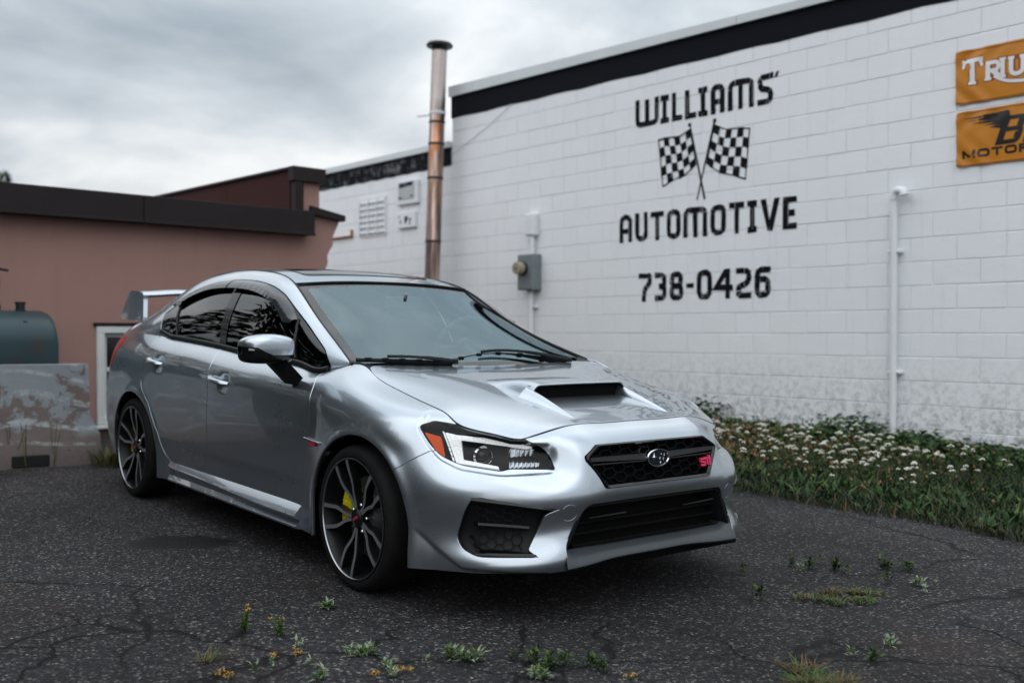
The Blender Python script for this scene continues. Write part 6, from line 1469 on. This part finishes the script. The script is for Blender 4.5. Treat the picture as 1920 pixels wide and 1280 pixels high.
def build_weeds():
    R = random.Random(5)
    def tuft(n, H, spread, mats, wt, lean=(.3, 1.3), wd=(.003, .006)):
        b = MB()
        for _ in range(n):
            a_ = R.uniform(0, 6.283); r_ = spread*math.sqrt(R.random()); az = a_+R.gauss(0, .7); blade(b, (r_*math.cos(a_), r_*math.sin(a_)*.7, -.004), H*R.uniform(.5, 1.1), R.uniform(*lean), az, R.uniform(*wd), R.choices(range(len(mats)), wt)[0])
        return quick(b, 'blades', mats)
    def ragged(k, n, H, spread):
        b = MB()
        for _ in range(k):
            ca, cr_ = R.uniform(0, 6.283), spread*math.sqrt(R.random()); cx, cy, s_ = cr_*math.cos(ca), cr_*.6*math.sin(ca), R.uniform(.02, .06); hh = H*R.uniform(.4, 1.3); dry = R.random() < .35
            for _ in range(n):
                a_ = R.uniform(0, 6.283); r_ = s_*math.sqrt(R.random()); blade(b, (cx+r_*math.cos(a_), cy+r_*math.sin(a_), -.004), hh*R.uniform(.4, 1.2), R.uniform(.5, 2.2), R.uniform(0, 6.283), R.uniform(.002, .0045), 2 if R.random() < (.6 if dry else .15) else R.randrange(2))
        for _ in range(40): leaf(b, (R.gauss(0, spread*.7), R.gauss(0, spread*.45), .004), (R.gauss(0, 1), R.gauss(0, 1), R.uniform(0, .6)), (0, 0, 1), R.uniform(.015, .035), .010, R.randrange(3))
        return quick(b, 'blades', [LM, LG, LB])
    def ros(n, L_, mats, H=.03, heads=0, wd=.35):
        b = MB()
        for _ in range(n):
            az = R.uniform(0, 6.283); el = R.uniform(.1, 1.2); z = R.uniform(0, H); leaf(b, (R.gauss(0, L_*.25), R.gauss(0, L_*.2), z), (math.cos(az)*math.cos(el), math.sin(az)*math.cos(el), math.sin(el)), (0, 0, 1), L_*R.uniform(.5, 1), L_*wd*R.uniform(.6, 1), R.randrange(len(mats)))
        return quick(b, 'leaves', mats)
    def flowers(pts, r_):
        b = MB()
        for p in pts:
            for k in range(5): q = np.array(p)+np.array([R.gauss(0, r_), R.gauss(0, r_), R.gauss(0, r_*.7)]); e = r_*.7; b.add([q+np.array(v)*e for v in ((1, 0, 0), (0, 1, 0), (-1, 0, 0), (0, -1, 0), (0, 0, 1), (0, 0, -1))], [(0, 1, 4), (1, 2, 4), (2, 3, 4), (3, 0, 4), (1, 0, 5), (2, 1, 5), (3, 2, 5), (0, 3, 5)])
        return tag(quick(b, 'flowers', [LY]), kind='stuff')
    def put(name, px, py, parts, label, cat, group=None):
        r = empty(name, gpt(px, py)); r.rotation_euler = (0, 0, R.uniform(0, 6.28)); tag(r, label, cat, group)
        for o in parts: o.parent = r
    def yel(px, py, H, label):
        b = MB(); tips = []
        for _ in range(4):
            d = np.array([R.gauss(0, .016), R.gauss(0, .016), H*R.uniform(.75, 1.05)]); b.tube([(0, 0, -.005), tuple(d*.5), tuple(d)], .0018, 4, mi=1); tips.append(d)
            for _ in range(34): t = R.uniform(.08, .95); az = R.uniform(0, 6.283); leaf(b, d*t, (math.cos(az), math.sin(az), R.uniform(.0, .9)), (0, 0, 1), R.uniform(.012, .026)*(1.2-.5*t), .007, 0)
        put('yellow_weed', px, py, [quick(b, 'foliage', [LM, LST]), flowers(tips[:3], .004)], label, 'weed', 'yellow flowered weeds in the asphalt')
    yel(457, 1187, .095, 'taller yellow-flowered weed in the asphalt, in front of the front wheel')
    yel(526, 1193, .070, 'shorter yellow-flowered weed in the asphalt, in front of the front wheel')
    put('weed_rosette', 612, 1144, [ros(46, .045, [LM, LS], .02)], 'small green leafy rosette alone on the asphalt just below the front tyre', 'weed')
    put('grass_tuft', 386, 1240, [tuft(46, .055, .03, [LM, LB, LG], (4, 4, 2), (.8, 2.0), (.002, .004))], 'spidery yellowing grass tuft at the lower left of the lot', 'grass tuft')
    SILV = ((655,1232,26,.028),(684,1230,60,.036),(846,1236,60,.040),(890,1243,80,.042),(868,1240,30,.035),(730,1256,18,.026),(722,1252,16,.026),(560,1218,16,.030),(582,1250,16,.024),(510,1250,14,.024),(600,1276,40,.034),(1004,1272,44,.036),(1020,1278,40,.036),(1502,1072,26,.028),(1724,1099,40,.036),(1733,1112,22,.026),(1756,1098,10,.016),(1672,1212,40,.034),(1598,1231,24,.026),(735,1272,30,.03),(800,1245,12,.02),(475,1260,14,.024))
    GREN = ((1000,1245,50,.04),(1030,1256,60,.045),(1060,1250,40,.04),(1110,1252,50,.04),(1130,1262,40,.035),(960,1240,24,.03),(1395,1076,44,.030),(1485,1061,40,.030),(1520,1066,46,.040),(1568,1070,60,.042),(1590,1078,30,.03),(1660,1068,60,.045),(1706,1072,44,.045),(1425,1122,36,.040),(1412,1118,20,.02),(1640,1244,44,.036),(170,978,14,.03),(1540,1058,20,.03),(1665,1092,40,.03))
    ORD = ('leftmost', 'second from left', 'third from left', 'fourth from left', 'fifth from left', 'sixth from left', 'seventh from left', 'eighth from left', 'ninth from left', 'tenth from left', 'eleventh from left', 'twelfth from left', 'thirteenth from left', 'fourteenth from left', 'fifteenth from left', 'sixteenth from left')
    def where(px, py, look, L_):
        right = px > 1300; grp = sorted(q[:2] for q in L_ if (q[0] > 1300) == right and (right or q[1] > 1100))
        if (px, py) not in grp: return look+' weed beside the oil stain left of the car'
        i = grp.index((px, py)); return look+' weed, '+ORD[i]+(' of its kind right of the car' if right else ' of its kind along bottom cracks')
    G_ = 'silver weeds in the asphalt cracks'
    for px, py, n, L_ in SILV:
        put('silver_weed', px, py, [ros(n, L_*1.15, [LS, LS, LM], .026, wd=.28)], where(px, py, 'silvery green', SILV), 'weed', G_)
    G_ = 'green weeds in the asphalt'
    for px, py, n, L_ in GREN:
        put('green_weed', px, py, [ros(n, L_, [LM, LG, LD], .04, wd=.30)], where(px, py, 'low dark green', GREN), 'weed', G_)
    S_ = 'tiny yellow-tipped weed in the cracks along the bottom edge'; G_ = 'yellow tipped weeds at the bottom'
    YT = ((1182,1275),(745,1266),(765,1262),(555,1230),(405,1268),(430,1274),(515,1236),(700,1268))
    for px, py in YT:
        pts = [(R.gauss(0, .012), R.gauss(0, .012), R.uniform(.008, .022)) for _ in range(4)]; put('yellow_tipped_weed', px, py, [ros(14, .018, [LM, LB], .012), flowers(pts, .0035)], 'tiny yellow-tipped weed, '+ORD[sorted(YT).index((px, py))]+' of its kind along the bottom edge', 'weed', G_)
    put('grass_patch', 1592, 1122, [ragged(10, 95, .030, .17)], 'broad mossy patch of grass growing through the lot right of the car', 'grass patch')
    put('grass_patch', 1520, 1122, [tuft(130, .024, .07, [LM, LB, LG], (3, 4, 3), (.5, 1.8), (.0025, .0045))], 'small yellowish grass patch on the left of the broad mossy one', 'grass patch')
    put('grass_patch', 1540, 1284, [ragged(10, 95, .045, .15)], 'thick grass tuft cut by the bottom edge at the right', 'grass patch')
    put('grass_tuft', 203, 872, [tuft(170, .17, .13, [LG, LM, LB], (4, 3, 4), (.2, .9), (.004, .008))], 'tall grass tuft between the barrier and the rear tyre', 'grass tuft')
    for px, py, lab in ((20, 878, 'thin dry weed stalk at the left end of the barrier'), (48, 880, 'thin dry weed stalk left of the dark slot under the barrier'), (100, 874, 'pair of tall dry stalks in front of the painted barrier')):
        b = MB(); 
        for _ in range(3): d = np.array([R.gauss(0, .05), R.gauss(0, .02), R.uniform(.22, .36)]); b.tube([(0, 0, 0), tuple(d*.6), tuple(d)], .0022, 4)
        put('dry_stalk', px, py, [quick(b, 'stalks', [LST])], lab, 'weed')
build_weeds()
# ---------- far trees, an added cedar belt, and what stands opposite (seen mirrored in the car) ----------
def tree(px, dist, H, label, seed, kind):
    R = random.Random(seed); x = (px-960)/1960.*dist; r = empty('pine_tree' if kind else 'leafy_tree', (x, dist, 0)); tag(r, label, 'tree')
    b = MB(); b.tube([(0, 0, 0), (.05, 0, H*.5), (0, 0, H*.97)], [.16, .10, .02], 7); b.obj('trunk', simple('tree_bark', (.045, .035, .028), .9), r)
    b = MB()
    for i in range(1500):
        z = H*(.35+.65*R.random()**.8); rad = (H-z)*.30+.12 if kind else (1.3*math.sqrt(max(0, 1-((z/H-.68)/.34)**2)))
        a_ = R.uniform(0, 6.283); rr = rad*math.sqrt(R.uniform(.15, 1)); leaf(b, (rr*math.cos(a_), rr*math.sin(a_), z), (math.cos(a_), math.sin(a_), R.uniform(-.6, .3)), (0, 0, 1), R.uniform(.12, .26), R.uniform(.05, .12), R.randrange(2))
    quick(b, 'crown', [LD, LO], r)
tree(2, 32, 6.05, 'dark pine tip showing over the roof at the left edge', 3, 1); tree(-30, 33, 5.6, 'dark pine beside it at the left edge of the picture', 4, 1)
tree(248, 36, 5.75, 'small treetop just above the brown roof fascia', 9, 0)
def build_belt():  # out-of-view cedars added so the car's side reflects dark, not sky
    R = random.Random(21); a_, b_ = Vector((-6.0, 7.7, 0)), Vector((-10.8, 1.6, 0))
    for i in range(9):
        t = i/8.; p = a_.lerp(b_, t)+Vector((R.uniform(-.4, .4), R.uniform(-.4, .4), 0)); H = R.uniform(5.5, 8); r = empty('added_cedar', (p.x, p.y, gz(p.x, p.y))); tag(r, 'dark cedar in the unseen belt left of the lot, added to darken the car reflections', 'tree', 'added cedars left of the lot')
        b = MB(); b.tube([(0, 0, -.1), (.04, 0, H*.5), (0, 0, H*.96)], [.15, .10, .02], 7); b.obj('trunk', MAT_BARK, r)
        b = MB()
        for _ in range(1900):
            z = H*(.03+.97*R.random()); rad = 1.05*(1-(z/H)**1.8)+.08; an = R.uniform(0, 6.283); rr = rad*math.sqrt(R.uniform(.3, 1)); leaf(b, (rr*math.cos(an), rr*math.sin(an), z), (math.cos(an), math.sin(an), R.uniform(-.9, .1)), (0, 0, 1), R.uniform(.18, .34), R.uniform(.12, .22), R.randrange(2))
        quick(b, 'crown', [LD, LO], r)
MAT_BARK = simple('cedar_bark', (.03, .024, .02), .9)
build_belt()
def build_opposite():
    c = Vector((-7.6, .6, 0)); d = Vector((.62, -.78, 0)).normalized(); n_ = Vector((.78, .62, 0)); r = empty('opposite_building'); r.matrix_world = Matrix.Translation(c) @ Matrix((d, -n_, Vector((0, 0, 1)))).transposed().to_4x4()
    tag(r, 'dark gabled building across the lot, mirrored in the car windows', 'building')
    dk = simple('dark_siding', (.035, .034, .036), .8, 0, .3, 3)
    b = MB(); P = [(-5.2, -.3), (7, -.3), (7, 3.0), (.4, 5.0), (-5.2, 3.2)]; b.prism(P, lambda u, v, h: (u, h, v), 0, 5); b.obj('wall', dk, r, smooth=False)
    b = MB(); b.box((-3, -.03, 1.2), (1.1, .06, 2.3), bev=.01); b.obj('door', simple('door_paint', (.20, .21, .22), .6), r)
    b = MB(); b.box((1.5, -.02, 1.7), (1.6, .05, 1.1), bev=.01); b.obj('window', MAT_DARKGLASS, r)
build_opposite()
